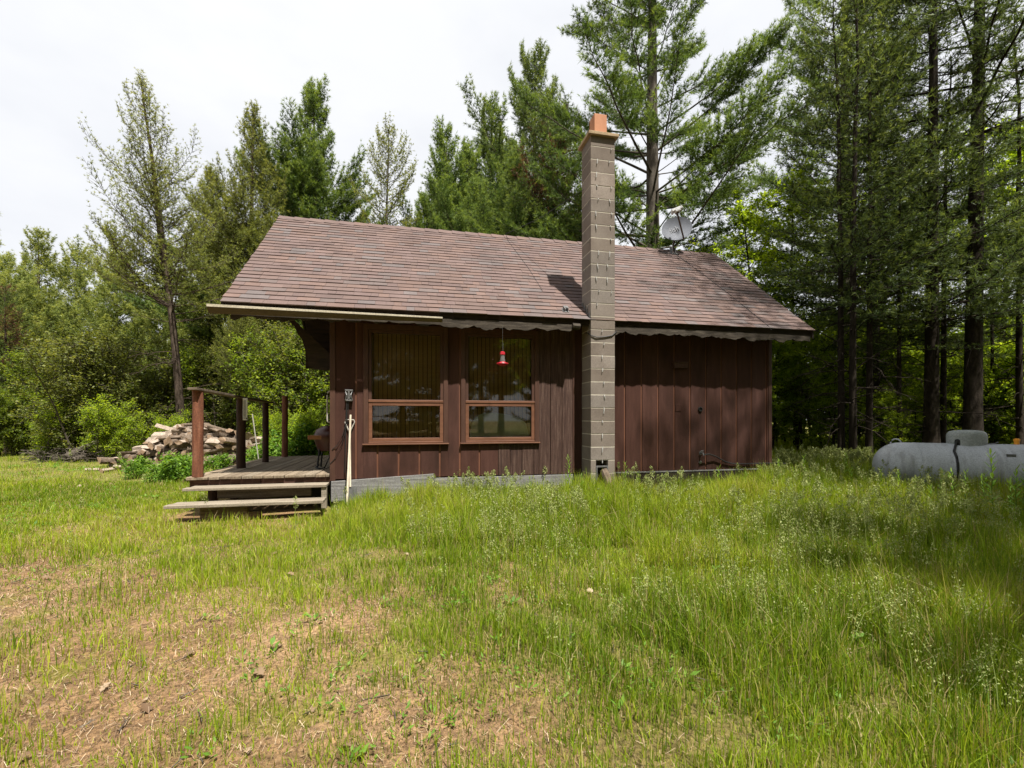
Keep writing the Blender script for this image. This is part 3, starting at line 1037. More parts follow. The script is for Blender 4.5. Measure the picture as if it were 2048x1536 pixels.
# satellite dish
foot = Vector((6.86, 2.15, roof_z(2.15) + .01))
t = thing('satellite_dish', 'grey oval satellite dish on a mast near the roof ridge', 'satellite dish', foot)
n = Vector((-.30, -.93, .20)).normalized()
ctr = Vector((.04, -.06, .54))
side = Vector((0, 0, 1)).cross(n).normalized()
upv = n.cross(side)
rot = Matrix.Rotation(rad(22), 3, n)
side = rot @ side; upv = rot @ upv
m = MB()
vs, fs = [], []
rings, seg = 7, 36
for lay in (0, 1):
    for i in range(rings + 1):
        q = i / rings
        for k in range(seg):
            a = 2 * math.pi * k / seg
            p = ctr + side * (.34 * q * math.cos(a)) + upv * (.285 * q * math.sin(a)) + n * (.07 * q * q - .07) - n * (.012 * lay)
            vs.append(p)
    o = lay * (rings + 1) * seg
    for i in range(rings):
        for k in range(seg):
            k2 = (k + 1) % seg
            f = (o + i * seg + k, o + i * seg + k2, o + (i + 1) * seg + k2, o + (i + 1) * seg + k)
            fs.append(f if lay == 0 else f[::-1])
o1 = rings * seg; o2 = (rings + 1) * seg + rings * seg
for k in range(seg):
    k2 = (k + 1) % seg
    fs.append((o1 + k, o1 + k2, o2 + k2, o2 + k))
m.add(vs, fs)
m.build('reflector', M['dishgrey'], t, smooth=True)
# faint lettering on the reflector
cu = bpy.data.curves.new('lettering', 'FONT')
cu.body = 'dish'
cu.size = .17
cu.align_x = 'CENTER'; cu.align_y = 'CENTER'
cu.extrude = .001
to = bpy.data.objects.new('lettering_curve', cu)
C.objects.link(to)
dg = bpy.context.evaluated_depsgraph_get()
tm = bpy.data.meshes.new_from_object(to.evaluated_get(dg))
bpy.data.objects.remove(to)
tm.name = 'lettering'
tm.materials.clear()
tm.materials.append(plain('faint_lettering', (.15, .158, .178), .5))
fm = Matrix((side, upv, n)).transposed().to_4x4()
fm.translation = ctr - side * .06 - n * .052 + upv * .02
tm.transform(fm)
link('lettering', tm, t)
m = MB()
lp = ctr + n * .36 + upv * .20
bot = ctr - upv * .27 + side * .02
m.tube([bot - n * .06, bot + n * .05 - Vector((0, 0, .05)), lp - Vector((0, 0, .06))], [.018, .018, .02], 8)
m.tube([lp - Vector((0, 0, .10)), lp - Vector((0, 0, .03))], [.022, .04], 8)
m.build('feed_arm', M['armbrown'], t, smooth=True)
m = MB()
mm = Matrix((side, n, upv)).transposed().to_4x4()
mm.translation = lp
m.box(-.12, .12, -.05, .05, -.005, .055, 0, mm)
m.box(-.055, .055, -.06, .06, -.045, .0, 0, mm)
m.tube([mm @ Vector((-.08, -.05, .025)), mm @ Vector((-.08, -.10, .025))], .03, 10)
m.tube([mm @ Vector((.08, -.05, .025)), mm @ Vector((.08, -.10, .025))], .03, 10)
m.build('feed_head', M['lnb'], t, bevel=.008)
m = MB()
m.tube([(-.03, .0, .0), (.0, .02, .2), (.05, .03, .42), ctr - n * .08], [.022, .022, .022, .024], 10)
m.build('mast', M['armbrown'], t, smooth=True)
m = MB()
fmx = Matrix.Rotation(math.atan(SLOPE), 4, 'X')
m.box(-.09, .07, -.08, .08, -.004, .012, 0, fmx)
m.box(-.075, -.06, -.04, .05, 0, .13); m.box(.01, .025, -.04, .05, 0, .13)
m.tube([(-.08, 0, .07), (.035, 0, .07)], .012, 8)
m.build('roof_foot', M['galv'], t)
t2 = t

# roof bracket left of chimney
yb_ = -.22
t = thing('roof_bracket', 'small grey metal clip on the shingles just left of the chimney', 'bracket', (3.50, yb_, roof_z(yb_) + .012))
fmx = Matrix.Rotation(math.atan(SLOPE), 4, 'X')
m = MB(); m.box(-.05, .05, -.05, .07, 0, .008, 0, fmx); m.box(-.035, -.02, -.03, .05, .008, .06, 0, fmx); m.box(.02, .035, -.03, .05, .008, .06, 0, fmx); m.box(-.02, .02, -.01, .05, .05, .062, 0, fmx)
m.build('clip', M['galv'], t)

# wires
def wire(name, label, pts, r=.004, mat='black'):
    m = MB(); m.tube(pts, r, 6)
    o = m.build(name, M[mat], None, smooth=True)
    return tag(o, label, 'cable')


rp = lambda x, y, h=.014: (x, y, roof_z(y) + h)
wire('guy_wire', 'thin dark guy wire from the chimney down to the ridge', [(3.848, -.1, 4.95), (3.45, 1.1, 4.97), (3.05, 2.25, RIDGE_Z + .03), rp(3.05, 2.1), rp(3.22, 1.0), rp(3.28, .3)], .004)
wire('dish_cable', 'black cable running down the shingles from the dish', [(6.86, 2.1, roof_z(2.1) + .03), rp(6.9, 1.9), rp(7.0, 1.2), rp(7.06, .5), rp(7.1, -.36), (7.1, -.42, 2.76)], .006)
wire('chimney_cable', 'loose cable looped round the chimney under the eave', [(4.30, -.36, 2.64), (4.258, -.408, 2.60), (4.2, -.412, 2.555), (4.08, -.412, 2.53), (3.94, -.415, 2.52), (3.85, -.41, 2.545), (3.84, -.30, 2.60), (3.83, -.2, 2.62)], .008)

# log leaning at chimney foot
t = thing('leaning_log', 'short rough log leaning on the chimney beside its open cleanout', 'log', (4.13, -.60, .0))
m = MB()
m.tube([(.02, -.10, -.02), (-.03, 0, .2), (-.085, .085, .40), (-.105, .12, .47)], [.075, .07, .062, .058], 9)
o = m.build('log_body', M['logbark'], t)

# ---------------------------------------------------------------- propane tank
tc = at(1933, 7.05, 0)
axis_cam = Vector((.894, -.447))
ax = math.atan2(-axis_cam.x * SN + axis_cam.y * CS, axis_cam.x * CS + axis_cam.y * SN)
tk = thing('propane_tank', 'grey horizontal propane tank with domed lid lying in the grass', 'propane tank', (tc.x, tc.y, 0), ax)
R_, zc_, hl = .385, .485, .80
m = MB()
prof = []
for i in range(9):
    a = math.pi / 2 * i / 8
    prof.append((max(R_ * math.sin(a), .004), -hl - R_ * .95 * math.cos(a)))
prof += [(R_, -.4), (R_, -.212), (R_ + .004, -.21), (R_ + .004, -.15), (R_, -.148), (R_, .4)]
prof += [(r, -z) for r, z in prof[8::-1]]
m.lathe(prof, 48, 0, Matrix.Translation((0, 0, zc_)) @ Matrix.Rotation(rad(90), 4, 'Y'))
m.build('tank_body', M['tank'], tk, smooth=True)
m = MB()
dz = zc_ + R_ - .03
m.lathe([(.236, dz - .10), (.238, dz + .14), (.230, dz + .185), (.205, dz + .215), (.155, dz + .232), (.08, dz + .24), (.01, dz + .241)], 48, 0, Matrix.Diagonal((1, .66, 1, 1)))
m.build('dome_lid', M['dome'], tk, smooth=True)
m = MB()
# dark arched hose notch of the dome, facing front-left
mm = Matrix.Translation((0, 0, dz + .015)) @ Matrix.Diagonal((1, .66, 1, 1)) @ Matrix.Rotation(rad(-128), 4, 'Z')
vs = []
for i in range(9):
    a = math.pi * i / 8
    vs.append((.2395, .036 * math.cos(a), .055 + .032 * math.sin(a)))
vs = [(.2395, .036, -.015)] + vs + [(.2395, -.036, -.015)]
m.add([mm @ Vector(v) for v in vs] + [mm @ (Vector(v) - Vector((.04, 0, 0))) for v in vs],
      [tuple(range(11)), tuple(range(21, 10, -1))] + [(k, k + 11, (k + 1) % 11 + 11, (k + 1) % 11) for k in range(11)])
m.build('hose_notch', M['black'], tk)
m = MB()
hp = [mm @ Vector((.21, 0, .03)), mm @ Vector((.26, 0, .035)), mm @ Vector((.30, .01, .0))]
hp.append(Vector((-.24, -.30, zc_ + R_ * .72)))
for a in (30, 15, 0, -30, -60):
    hp.append(Vector((-.215 - .01, -(R_ + .012) * math.cos(rad(a)), zc_ + (R_ + .012) * math.sin(rad(a)))))
m.tube(hp, .016, 8)
m.build('gas_hose', M['black'], tk, smooth=True)
for s in (-1, 1):
    m = MB()
    pts = [Vector((s * (hl + .06) + .07 * math.cos(a), 0, zc_ + R_ - .03 + .085 * math.sin(a))) for a in [math.pi * i / 8 for i in range(9)]]
    m.tube(pts, .011, 8)
    m.build('lifting_lug', M['tank'], tk, smooth=True)
for xr_ in (-.62, .62):
    m = MB()
    m.lathe([(R_ - .002, -.008), (R_ + .0035, -.004), (R_ + .0035, .004), (R_ - .002, .008)], 48, 0, Matrix.Translation((xr_, 0, zc_)) @ Matrix.Rotation(rad(90), 4, 'Y'))
    m.build('weld_seam', M['tank'], tk, smooth=True)
m = MB(); m.box(-.05, .05, -R_ * .80 - .012, -R_ * .80 + .01, zc_ + R_ * .50, zc_ + R_ * .66, 0, Matrix.Translation((.38, 0, 0)))
m.build('data_plate', M['galv'], tk, bevel=.002)
m = MB(); m.lathe([(.03, dz + .03), (.03, dz + .075), (.036, dz + .08), (.036, dz + .11), (.02, dz + .118)], 16, 0, Matrix.Translation((.56, 0, .0)))
m.build('relief_valve', M['yellow'], tk, smooth=True)
m = MB(); m.tube([(.23, -.03, dz + .03), (.30, -.06, dz + .04), (.35, -.02, dz + .06)], .008, 6); m.build('hasp', M['galv'], tk)
for s in (-1, 1):
    m = MB(); m.box(s * .55 - .05, s * .55 + .05, -.2, .2, -.03, zc_ - R_ + .05); m.build('foot', M['tank'], tk, bevel=.01)


# ---------------------------------------------------------------- firewood
def log_mesh(kind, seed):
    rg = random.Random(seed)
    ln = rg.uniform(.42, .64); r = rg.uniform(.045, .085)
    m = MB()
    if kind == 'round':
        n = 12; prof = [(r * rg.uniform(.9, 1.08) * math.cos(2 * math.pi * k / n), r * rg.uniform(.9, 1.08) * math.sin(2 * math.pi * k / n)) for k in range(n)]
        bark = [True] * n
    elif kind == 'half':
        n = 8; prof = [(r * 1.25 * math.cos(math.pi * k / (n - 1)), r * 1.1 * math.sin(math.pi * k / (n - 1)) * rg.uniform(.9, 1.05)) for k in range(n)]
        bark = [True] * (n - 1) + [False]
    else:
        n = 6; w = rg.uniform(.5, .75)
        prof = [(r * 1.7 * math.cos(math.pi * (.5 - w / 2 + w * k / (n - 2))), r * 1.7 * math.sin(math.pi * (.5 - w / 2 + w * k / (n - 2))) - r * .8) for k in range(n - 1)] + [(rg.uniform(-.02, .02), -r * .85)]
        bark = [True] * (n - 2) + [False, False]
    N = len(prof)
    sl = 5
    vs = []
    bend = rg.uniform(-.02, .02)
    for i in range(sl):
        t = i / (sl - 1)
        for (a, b) in prof:
            vs.append((a * rg.uniform(.95, 1.05) + bend * math.sin(math.pi * t), (t - .5) * ln + (a * .12 if i in (0, sl - 1) else 0) * rg.uniform(-1, 1), b * rg.uniform(.95, 1.05)))
    for i in range(sl - 1):
        for k in range(N):
            k2 = (k + 1) % N
            m.add([], []) if False else None
    fs, mi = [], []
    for i in range(sl - 1):
        for k in range(N):
            k2 = (k + 1) % N
            fs.append((i * N + k, i * N + k2, (i + 1) * N + k2, (i + 1) * N + k)); mi.append(0 if bark[k] else 1)
    fs += [tuple(range(N))[::-1], tuple((sl - 1) * N + k for k in range(N))]
    mi += [2, 2]
    me = bpy.data.meshes.new('firewood_log')
    me.from_pydata(vs, [], fs)
    for q in ('logbark', 'logwood', 'logend'):
        me.materials.append(M[q])
    me.polygons.foreach_set('material_index', mi)
    bm_fix(me)
    return me


def build_woodpile():
    kinds = ['split', 'split', 'half', 'split', 'split', 'half', 'split', 'round', 'split', 'half', 'split']
    meshes = [(k, log_mesh(k, 30 + i)) for i, k in enumerate(kinds)]
    rg = random.Random(12)
    labs = {'split': 'split wedge of firewood with a pale face in the heap beside the porch',
            'half': 'half-round piece of firewood with bark in the heap beside the porch',
            'round': 'round unsplit firewood log in the heap beside the porch'}
    ctrp = at(392, 12.0)
    u = Vector((CS, -SN, 0)); v = Vector((SN, CS, 0))

    def hgt(a):    # a metres across the pile, from its centre
        pts = [(-2.05, .0), (-1.85, .30), (-1.4, .52), (-1.0, .74), (-.75, 1.0), (-.1, 1.10), (.5, 1.0), (1.1, .92), (1.6, .72), (2.1, .35), (2.6, .0)]
        for (x0, h0), (x1, h1) in zip(pts[:-1], pts[1:]):
            if x0 <= a <= x1:
                return h0 + (h1 - h0) * (a - x0) / (x1 - x0)
        return 0
    placed = 0
    z = .07
    while z < 1.12:
        for row in (-.42, .02, .46):
            a = -2.4 + rg.uniform(0, .12)
            while a < 2.6:
                h = hgt(a) * (1 - .28 * (abs(row) > .3)) - (.0 if row < 0 else .02)
                if z < h + .03 and (row < 0 or z > h - .45):
                    k, me = rg.choice(meshes)
                    o = link('firewood_log', me)
                    p = ctrp + u * a + v * (row * (1 - z * .35) + rg.uniform(-.1, .1))
                    o.location = (p.x, p.y, z + rg.uniform(-.04, .05))
                    yaw = -YAW + rg.gauss(0, .35) + (math.pi / 2 * (rg.random() < .62)) + (math.pi if rg.random() < .5 else 0)
                    o.rotation_euler = (rg.gauss(0, .22), rg.choice((0, 1.2, 2.2, 3.1, -1.2)) + rg.gauss(0, .3), yaw)
                    tag(o, labs[k], 'firewood', 'loose heap of firewood beside the porch')
                    placed += 1
                a += rg.uniform(.16, .27)
        z += .10
    # a few scattered chunks in the grass
    for px, d in ((185, 10.6), (215, 10.5), (236, 10.8), (262, 10.7), (300, 10.6), (318, 10.9)):
        k, me = rg.choice(meshes)
        o = link('firewood_log', me)
        p = at(px, d)
        o.location = (p.x, p.y, .06)
        s = rg.uniform(.55, .8)
        o.scale = (s, s, s)
        o.rotation_euler = (rg.gauss(0, .15), rg.uniform(-2, 2), rg.uniform(0, 3.1))
        tag(o, 'small chunk of firewood scattered in the grass before the heap', 'firewood', 'scattered firewood chunks in the grass')


build_woodpile()

t = thing('garden_stake', 'thin pale stake standing between porch post and bushes', 'stake', at(514, 9.6))
m = MB(); m.tube([(.08, 0, 0), (-.09, 0, 1.36)], .011, 6); m.build('rod', M['dhandle'], t, smooth=True)

# fallen logs on the left
for k, (pa, da, za, pb, db, zb_, r, lab) in enumerate(((132, 13.2, .14, 196, 13.9, .56, .10, 'grey fallen log resting on the brush at the lawn edge, upper one'),
                                                    (146, 13.0, .09, 190, 13.5, .22, .08, 'grey fallen log lying low under the upper one'))):
    m = MB(); a, b = at(pa, da, za), at(pb, db, zb_)
    m.tube([a, a.lerp(b, .35) + Vector((0, 0, .02)), a.lerp(b, .7), b], [r, r * .95, r * .9, r * .8], 9)
    tag(m.build('fallen_log', M['barkgrey'], None, smooth=False), lab, 'log')


# ================================================================ VEGETATION GENERATORS
def unit(a):
    return a / np.maximum(np.linalg.norm(a, axis=-1, keepdims=True), 1e-9)


class Wood:
    def __init__(self):
        self.V = []; self.F = []; self.n = 0

    def tube(self, pts, r, sides):
        pts = np.asarray(pts, float); r = np.asarray(r, float)
        n = len(pts)
        t = np.gradient(pts, axis=0); t = unit(t)
        ref = np.where(np.abs(t[:, 2:3]) < .9, np.array([[0, 0, 1.]]), np.array([[1., 0, 0]]))
        a = unit(np.cross(t, ref)); b = np.cross(t, a)
        q = np.arange(sides) * 2 * np.pi / sides
        ring = a[:, None, :] * np.cos(q)[None, :, None] + b[:, None, :] * np.sin(q)[None, :, None]
        v = pts[:, None, :] + ring * r[:, None, None]
        i = np.arange(n - 1)[:, None] * sides; k = np.arange(sides)[None, :]; k2 = (k + 1) % sides
        f = np.stack([i + k, i + k2, i + sides + k2, i + sides + k], -1).reshape(-1, 4) + self.n
        self.V.append(v.reshape(-1, 3)); self.F.append(f); self.n += n * sides

    def sticks(self, A, B, ra, rb):
        A = np.asarray(A, float); B = np.asarray(B, float)
        t = unit(B - A)
        ref = np.where(np.abs(t[:, 2:3]) < .9, np.array([[0, 0, 1.]]), np.array([[1., 0, 0]]))
        a = unit(np.cross(t, ref)); b = np.cross(t, a)
        q = np.arange(3) * 2 * np.pi / 3
        ring = a[:, None, :] * np.cos(q)[None, :, None] + b[:, None, :] * np.sin(q)[None, :, None]
        v = np.concatenate([A[:, None] + ring * ra, B[:, None] + ring * rb], 1)
        o = np.arange(len(A))[:, None, None] * 6
        f = (o + np.array([[0, 1, 4, 3], [1, 2, 5, 4], [2, 0, 3, 5]])[None]).reshape(-1, 4) + self.n
        self.V.append(v.reshape(-1, 3)); self.F.append(f); self.n += len(A) * 6

    def mesh(self, name, mat):
        return np_mesh(name, np.concatenate(self.V), np.concatenate(self.F), mat, smooth=True)


def tufts_to_mesh(name, P, D, S, K, width, spread, mats, rng, var, brown=None):
    """needle tufts: K slim triangles per tuft"""
    n = len(P)
    P = np.repeat(P, K, 0); D = np.repeat(D, K, 0); S = np.repeat(S, K); vr = np.repeat(var, K)
    N = unit(D + rng.normal(size=P.shape) * spread)
    w = unit(np.cross(N, rng.normal(size=P.shape)))
    ln = S * rng.uniform(.7, 1.15, len(S))
    wd = width * (S / np.mean(S)) * rng.uniform(.8, 1.2, len(S))
    V = np.empty((n * K, 3, 3))
    V[:, 0] = P + w * (wd / 2)[:, None]
    V[:, 1] = P - w * (wd / 2)[:, None]
    V[:, 2] = P + N * ln[:, None]
    Fc = np.arange(n * K * 3).reshape(-1, 3)
    v3 = np.repeat(np.clip(vr + rng.normal(size=n * K) * .1, 0, 1), 3)
    mi = None
    if brown is not None:
        mi = np.repeat(brown, K).astype(np.int32)
    return np_mesh(name, V.reshape(-1, 3), Fc, mats, v3, mi)


def pine(name, seed, H, cb, R, elev, nwh, per, mats, bark, trunk_r, prof, up=.5, substart=.25, subgap=.2, sublen=.45, tsp=.11, nl=.13, K=6,
         width=.016, spread=.6, lean=(0, 0), dead=0, wig=.15, twigs=True, topvar=.25, fork=None, brownfn=None, droop=0.0, lvar=(.6, 1.12), drop=0.0):
    rng = np.random.RandomState(seed)
    W = Wood()
    tz = np.linspace(0, 1, 16)
    wx = np.cumsum(rng.normal(size=16)) * wig * .12; wy = np.cumsum(rng.normal(size=16)) * wig * .12
    tp = np.stack([lean[0] * tz ** 1.3 + wx * tz, lean[1] * tz ** 1.3 + wy * tz, H * tz], -1)
    tr = trunk_r * (1 - tz) ** .8 + .012
    tr[0] *= 1.25
    W.tube(tp, tr, 9)
    axes = [(tp, H, 1.0, cb)]
    if fork:
        for (fz, dx, dy, fh) in fork:
            z0 = H * fz
            base = np.array([np.interp(z0, tp[:, 2], tp[:, k]) for k in range(3)])
            q = np.linspace(0, 1, 10)
            fp = base + np.stack([dx * q ** .7, dy * q ** .7, fh * q], -1)
            W.tube(fp, trunk_r * .55 * (1 - q) ** .8 + .012, 7)
            axes.append((fp, z0 + fh, .7, .12))
    Ss, Sd, Sl, St = [], [], [], []
    for (tp_, H_, rk, cb_) in axes:
        zlo = tp_[0, 2] + (tp_[-1, 2] - tp_[0, 2]) * cb_
        zhi = tp_[-1, 2]
        nw = max(3, int(nwh * rk))
        for w in range(nw):
            t = (w + rng.uniform(-.3, .3)) / nw
            t = min(max(t, 0), .985)
            z = zlo + (zhi - zlo) * t
            base = np.array([np.interp(z, tp_[:, 2], tp_[:, k]) for k in range(3)])
            nb = rng.randint(per[0], per[1] + 1)
            a0 = rng.uniform(0, 6.28)
            for b in range(nb):
                az = a0 + b * 6.283 / nb + rng.normal() * .3
                L = R * rk * prof(t) * rng.uniform(*lvar)
                if rng.uniform() < drop: continue
                if L < .12: continue
                el = rad(elev[0] + (elev[1] - elev[0]) * t + rng.normal() * 7)
                n = 8
                q = np.linspace(0, 1, n)
                els = el + up * q ** 1.5 - droop * np.sin(q * np.pi) * .5
                step = L / (n - 1)
                dirs = np.stack([np.cos(els) * math.cos(az), np.cos(els) * math.sin(az), np.sin(els)], -1)
                pts = base + np.concatenate([[[0, 0, 0]], np.cumsum(dirs[:-1] * step, 0)])
                pts += rng.normal(size=pts.shape) * .012 * L * q[:, None]
                r0 = max(.008, trunk_r * .20 * (L / R) * (1 - .35 * t))
                W.tube(pts, r0 * (1 - q * .85), 4)
                s = substart * L * rng.uniform(.8, 1.1)
                sg = 1
                while s < L:
                    fq = s / L
                    p = np.array([np.interp(fq, q, pts[:, k]) for k in range(3)])
                    dmain = unit(np.array([np.interp(fq, q, dirs[:, k]) for k in range(3)]))
                    sidev = np.array([-math.sin(az), math.cos(az), 0])
                    ang = rad(rng.uniform(32, 62)) * sg
                    sd = dmain * math.cos(ang) + sidev * math.sin(ang) + np.array([0, 0, rng.normal() * .22 + .10])
                    sd = sd / np.linalg.norm(sd)
                    sl_ = min(max(.14, sublen * L * (1.12 - fq) * rng.uniform(.6, 1.1)), 1.4)
                    Ss.append(p); Sd.append(sd); Sl.append(sl_); St.append(t)
                    sg = -sg
                    s += subgap * rng.uniform(.6, 1.2) * .5
                Ss.append(pts[-3]); Sd.append(dirs[-1]); Sl.append(L * .3 + .1); St.append(t)
        # leader
        Ss.append(tp_[-2]); Sd.append(np.array([0, 0, 1.])); Sl.append(.9 * rk); St.append(1)
    # dead lower branches
    for k in range(dead):
        z = H * cb * rng.uniform(.2, 1.05)
        base = np.array([np.interp(z, tp[:, 2], tp[:, i]) for i in range(3)])
        az = rng.uniform(0, 6.28); L = rng.uniform(.4, 1.7)
        q = np.linspace(0, 1, 6)
        els = rad(20) * rng.normal() - q * rng.uniform(-.5, 1.0)
        d = np.stack([np.cos(els) * math.cos(az), np.cos(els) * math.sin(az), np.sin(els)], -1)
        pts = base + np.concatenate([[[0, 0, 0]], np.cumsum(d[:-1] * L / 5, 0)]) + rng.normal(size=(6, 3)) * .03 * q[:, None]
        W.tube(pts, .016 * (1 - q * .8), 4)
        for j in (2, 3, 4):
            d2 = unit(d[j] + rng.normal(size=3) * .6)
            W.tube(np.stack([pts[j], pts[j] + d2 * L * .15, pts[j] + d2 * L * .3]), [.007, .005, .002], 3)
    Ss = np.array(Ss); Sd = np.array(Sd); Sl = np.array(Sl); St = np.array(St)
    if twigs:
        W.sticks(Ss, Ss + Sd * (Sl * .9)[:, None], .007, .003)
    cnt = np.maximum(2, (Sl / tsp * .85).astype(int))
    idx = np.repeat(np.arange(len(Ss)), cnt)
    fr = np.concatenate([np.linspace(.15, 1, c) for c in cnt])
    P = Ss[idx] + Sd[idx] * (Sl[idx] * fr)[:, None] + rng.normal(size=(len(idx), 3)) * .028
    P[:, 2] += (fr ** 2) * Sl[idx] * .10
    D = unit(Sd[idx] + np.array([0, 0, .25]) + rng.normal(size=P.shape) * .25)
    S = nl * rng.uniform(.75, 1.2, len(P))
    cl = rng.uniform(0, 1, len(Ss))
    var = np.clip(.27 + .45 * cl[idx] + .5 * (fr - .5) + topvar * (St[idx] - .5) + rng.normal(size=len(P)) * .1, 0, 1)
    brown = None
    if brownfn is not None:
        brown = brownfn(P, rng)
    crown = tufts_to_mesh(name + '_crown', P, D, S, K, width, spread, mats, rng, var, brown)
    trunk = W.mesh(name + '_trunk', bark)
    return trunk, crown


def leafy(name, seed, H, stems, spread, nbr, leaf, mats, bark, trunk_r, cb=.25, R=1.6, twig=.5, perbranch=9, leaves=9, elev=(25, 65), base_spread=.15):
    rng = np.random.RandomState(seed)
    W = Wood()
    P, Nn, Vr, TA, TB = [], [], [], [], []
    for s in range(stems):
        az = rng.uniform(0, 6.28)
        q = np.linspace(0, 1, 12)
        h = H * rng.uniform(.7, 1.0) if stems > 1 else H
        out = spread * rng.uniform(.3, 1.0)
        wob = np.cumsum(rng.normal(size=(12, 2)), 0) * .035 * H / 4
        b0 = rng.normal(size=2) * base_spread
        tp = np.stack([b0[0] + out * q ** 1.4 * math.cos(az) + wob[:, 0] * q, b0[1] + out * q ** 1.4 * math.sin(az) + wob[:, 1] * q, h * q], -1)
        W.tube(tp, trunk_r * (1 - q) ** .85 + .006, 7)
        for k in range(nbr):
            t = cb + (1 - cb) * (k + rng.uniform(0, 1)) / nbr
            t = min(t, .99)
            base = np.array([np.interp(t, q, tp[:, i]) for i in range(3)])
            a = k * 2.4 + rng.normal() * .5
            tt = (t - cb) / (1 - cb)
            L = R * (.35 + .65 * math.sin(math.pi * min(1, .22 + .74 * tt))) * rng.uniform(.55, 1.15)
            el = rad(rng.uniform(*elev))
            m = 6
            qq = np.linspace(0, 1, m)
            els = el - qq * rng.uniform(-.1, .7)
            d = np.stack([np.cos(els) * math.cos(a), np.cos(els) * math.sin(a), np.sin(els)], -1)
            d = unit(d + rng.normal(size=d.shape) * .12)
            pts = base + np.concatenate([[[0, 0, 0]], np.cumsum(d[:-1] * L / (m - 1), 0)])
            W.tube(pts, max(.006, trunk_r * .3 * L / R) * (1 - qq * .8), 4)
            for j in range(perbranch):
                f = .22 + .78 * (j + rng.uniform(0, 1)) / perbranch
                p = np.array([np.interp(f, qq, pts[:, i]) for i in range(3)])
                d2 = unit(d[min(m - 1, int(f * m))] * .7 + rng.normal(size=3) * .65 + np.array([0, 0, .12]))
                tl = twig * rng.uniform(.4, 1.1)
                TA.append(p); TB.append(p + d2 * tl)
                lf = rng.uniform(.1, 1.05, leaves)
                P.append(p + d2[None] * (tl * lf)[:, None] + rng.normal(size=(leaves, 3)) * .05)
                Nn.append(np.array([0, 0, 1.])[None] + rng.normal(size=(leaves, 3)) * .55)
                Vr.append(np.clip(rng.uniform(.15, .85) + rng.normal(size=leaves) * .14, 0, 1))
    W.sticks(TA, TB, .005, .0015)
    P = np.concatenate(P); Nn = unit(np.concatenate(Nn)); Vr = np.concatenate(Vr)
    n = len(P)
    A = unit(np.cross(Nn, rng.normal(size=P.shape))); B = np.cross(Nn, A)
    sz = leaf * rng.uniform(.6, 1.25, n)
    V = np.empty((n, 4, 3))
    V[:, 0] = P - A * (sz * .55)[:, None]
    V[:, 1] = P + B * (sz * .33)[:, None] + Nn * (sz * .07)[:, None]
    V[:, 2] = P + A * (sz * .6)[:, None] - Nn * (sz * .12)[:, None]
    V[:, 3] = P - B * (sz * .33)[:, None] + Nn * (sz * .07)[:, None]
    Fc = np.arange(n * 4).reshape(-1, 4)
    crown = np_mesh(name + '_crown', V.reshape(-1, 3), Fc, mats, np.repeat(Vr, 4))
    return W.mesh(name + '_trunk', bark), crown


def place(meshes, name, label, cat, p, scale=1.0, rz=0.0, group=None, sz=None, parts=('trunk', 'crown')):
    t = thing(name, label, cat, (p[0], p[1], float(ground_z(p[0], p[1])) - .03), rz, group)
    s = scale
    t.scale = (s, s, (sz or s))
    for nm, me in zip(parts, meshes):
        link(nm, me, t)
    return t


cone = lambda t: (1 - t) ** .75
jack = lambda t: (1 - t) ** .62 * (.75 + .25 * math.sin(3.0 * t + .4))
oval = lambda t: math.sin(math.pi * (.16 + .80 * t)) ** .8
column = lambda t: .55 + .45 * math.sin(math.pi * (.1 + .7 * t)) if t < .8 else (1 - t) * 4.2

# ---- distinctive trees
NJ, NW, ND, NB = M['needle_jack'], M['needle_white'], M['needle_dull'], M['needle_brown']
jackA = pine('jack_pine', 101, 12.6, .36, 3.5, (15, 58), 33, (3, 4), NJ, M['bark'], .125, jack, up=.7, substart=.25, subgap=.21, sublen=.40, tsp=.075, nl=.085, K=9, width=.012, spread=.8,
             lean=(-1.35, 0), dead=26, fork=[(.44, -.55, .1, 4.2), (.40, -2.0, .3, 2.4)], lvar=(.4, 1.2), drop=.12)
place(jackA, 'jack_pine', 'tall sparse jack pine behind the firewood heap, leaning left with dead lower branches', 'tree', at(366, 15.2), 1.0, 0)
jackB = pine('jack_pine', 102, 15.2, .34, 3.8, (20, 62), 34, (4, 5), NJ, M['bark'], .15, jack, up=.6, substart=.2, subgap=.19, sublen=.45, tsp=.08, nl=.12, K=10, width=.017, spread=.8,
             lean=(.3, 0), dead=14, fork=[(.50, -1.5, .3, 4.2)], lvar=(.4, 1.2), drop=.1)
place(jackB, 'jack_pine', 'olive jack pine just left of the roof peak, one long limb pointing left', 'tree', at(492, 20), 1.0, .4)
jackD = pine('jack_pine', 103, 15.6, .48, 2.5, (22, 58), 28, (4, 5), NJ, M['barkgrey'], .12, oval, up=.5, substart=.25, subgap=.26, sublen=.4, tsp=.085, nl=.10, K=7, width=.024, spread=.8,
             lean=(.4, 0), dead=8, lvar=(.4, 1.2), drop=.08)
place(jackD, 'jack_pine', 'thin see-through pine standing alone above the middle of the roof', 'tree', at(768, 22), 1.0, 1.0)
wcone = lambda t: min(1, ((1 - t) * 1.12 + .03)) ** .72 * (.80 + .2 * math.sin(15 * t))
whiteC = pine('white_pine', 104, 18.6, .16, 7.6, (8, 60), 30, (5, 6), NW, M['bark'], .2, wcone, up=.65, substart=.2, subgap=.15, sublen=.42, tsp=.085, nl=.19, K=12, width=.022, spread=.65, lvar=(.5, 1.15), drop=.08)
place(whiteC, 'white_pine', 'dense bright green white pine above the left part of the roof', 'tree', at(628, 24), 1.0, .2)
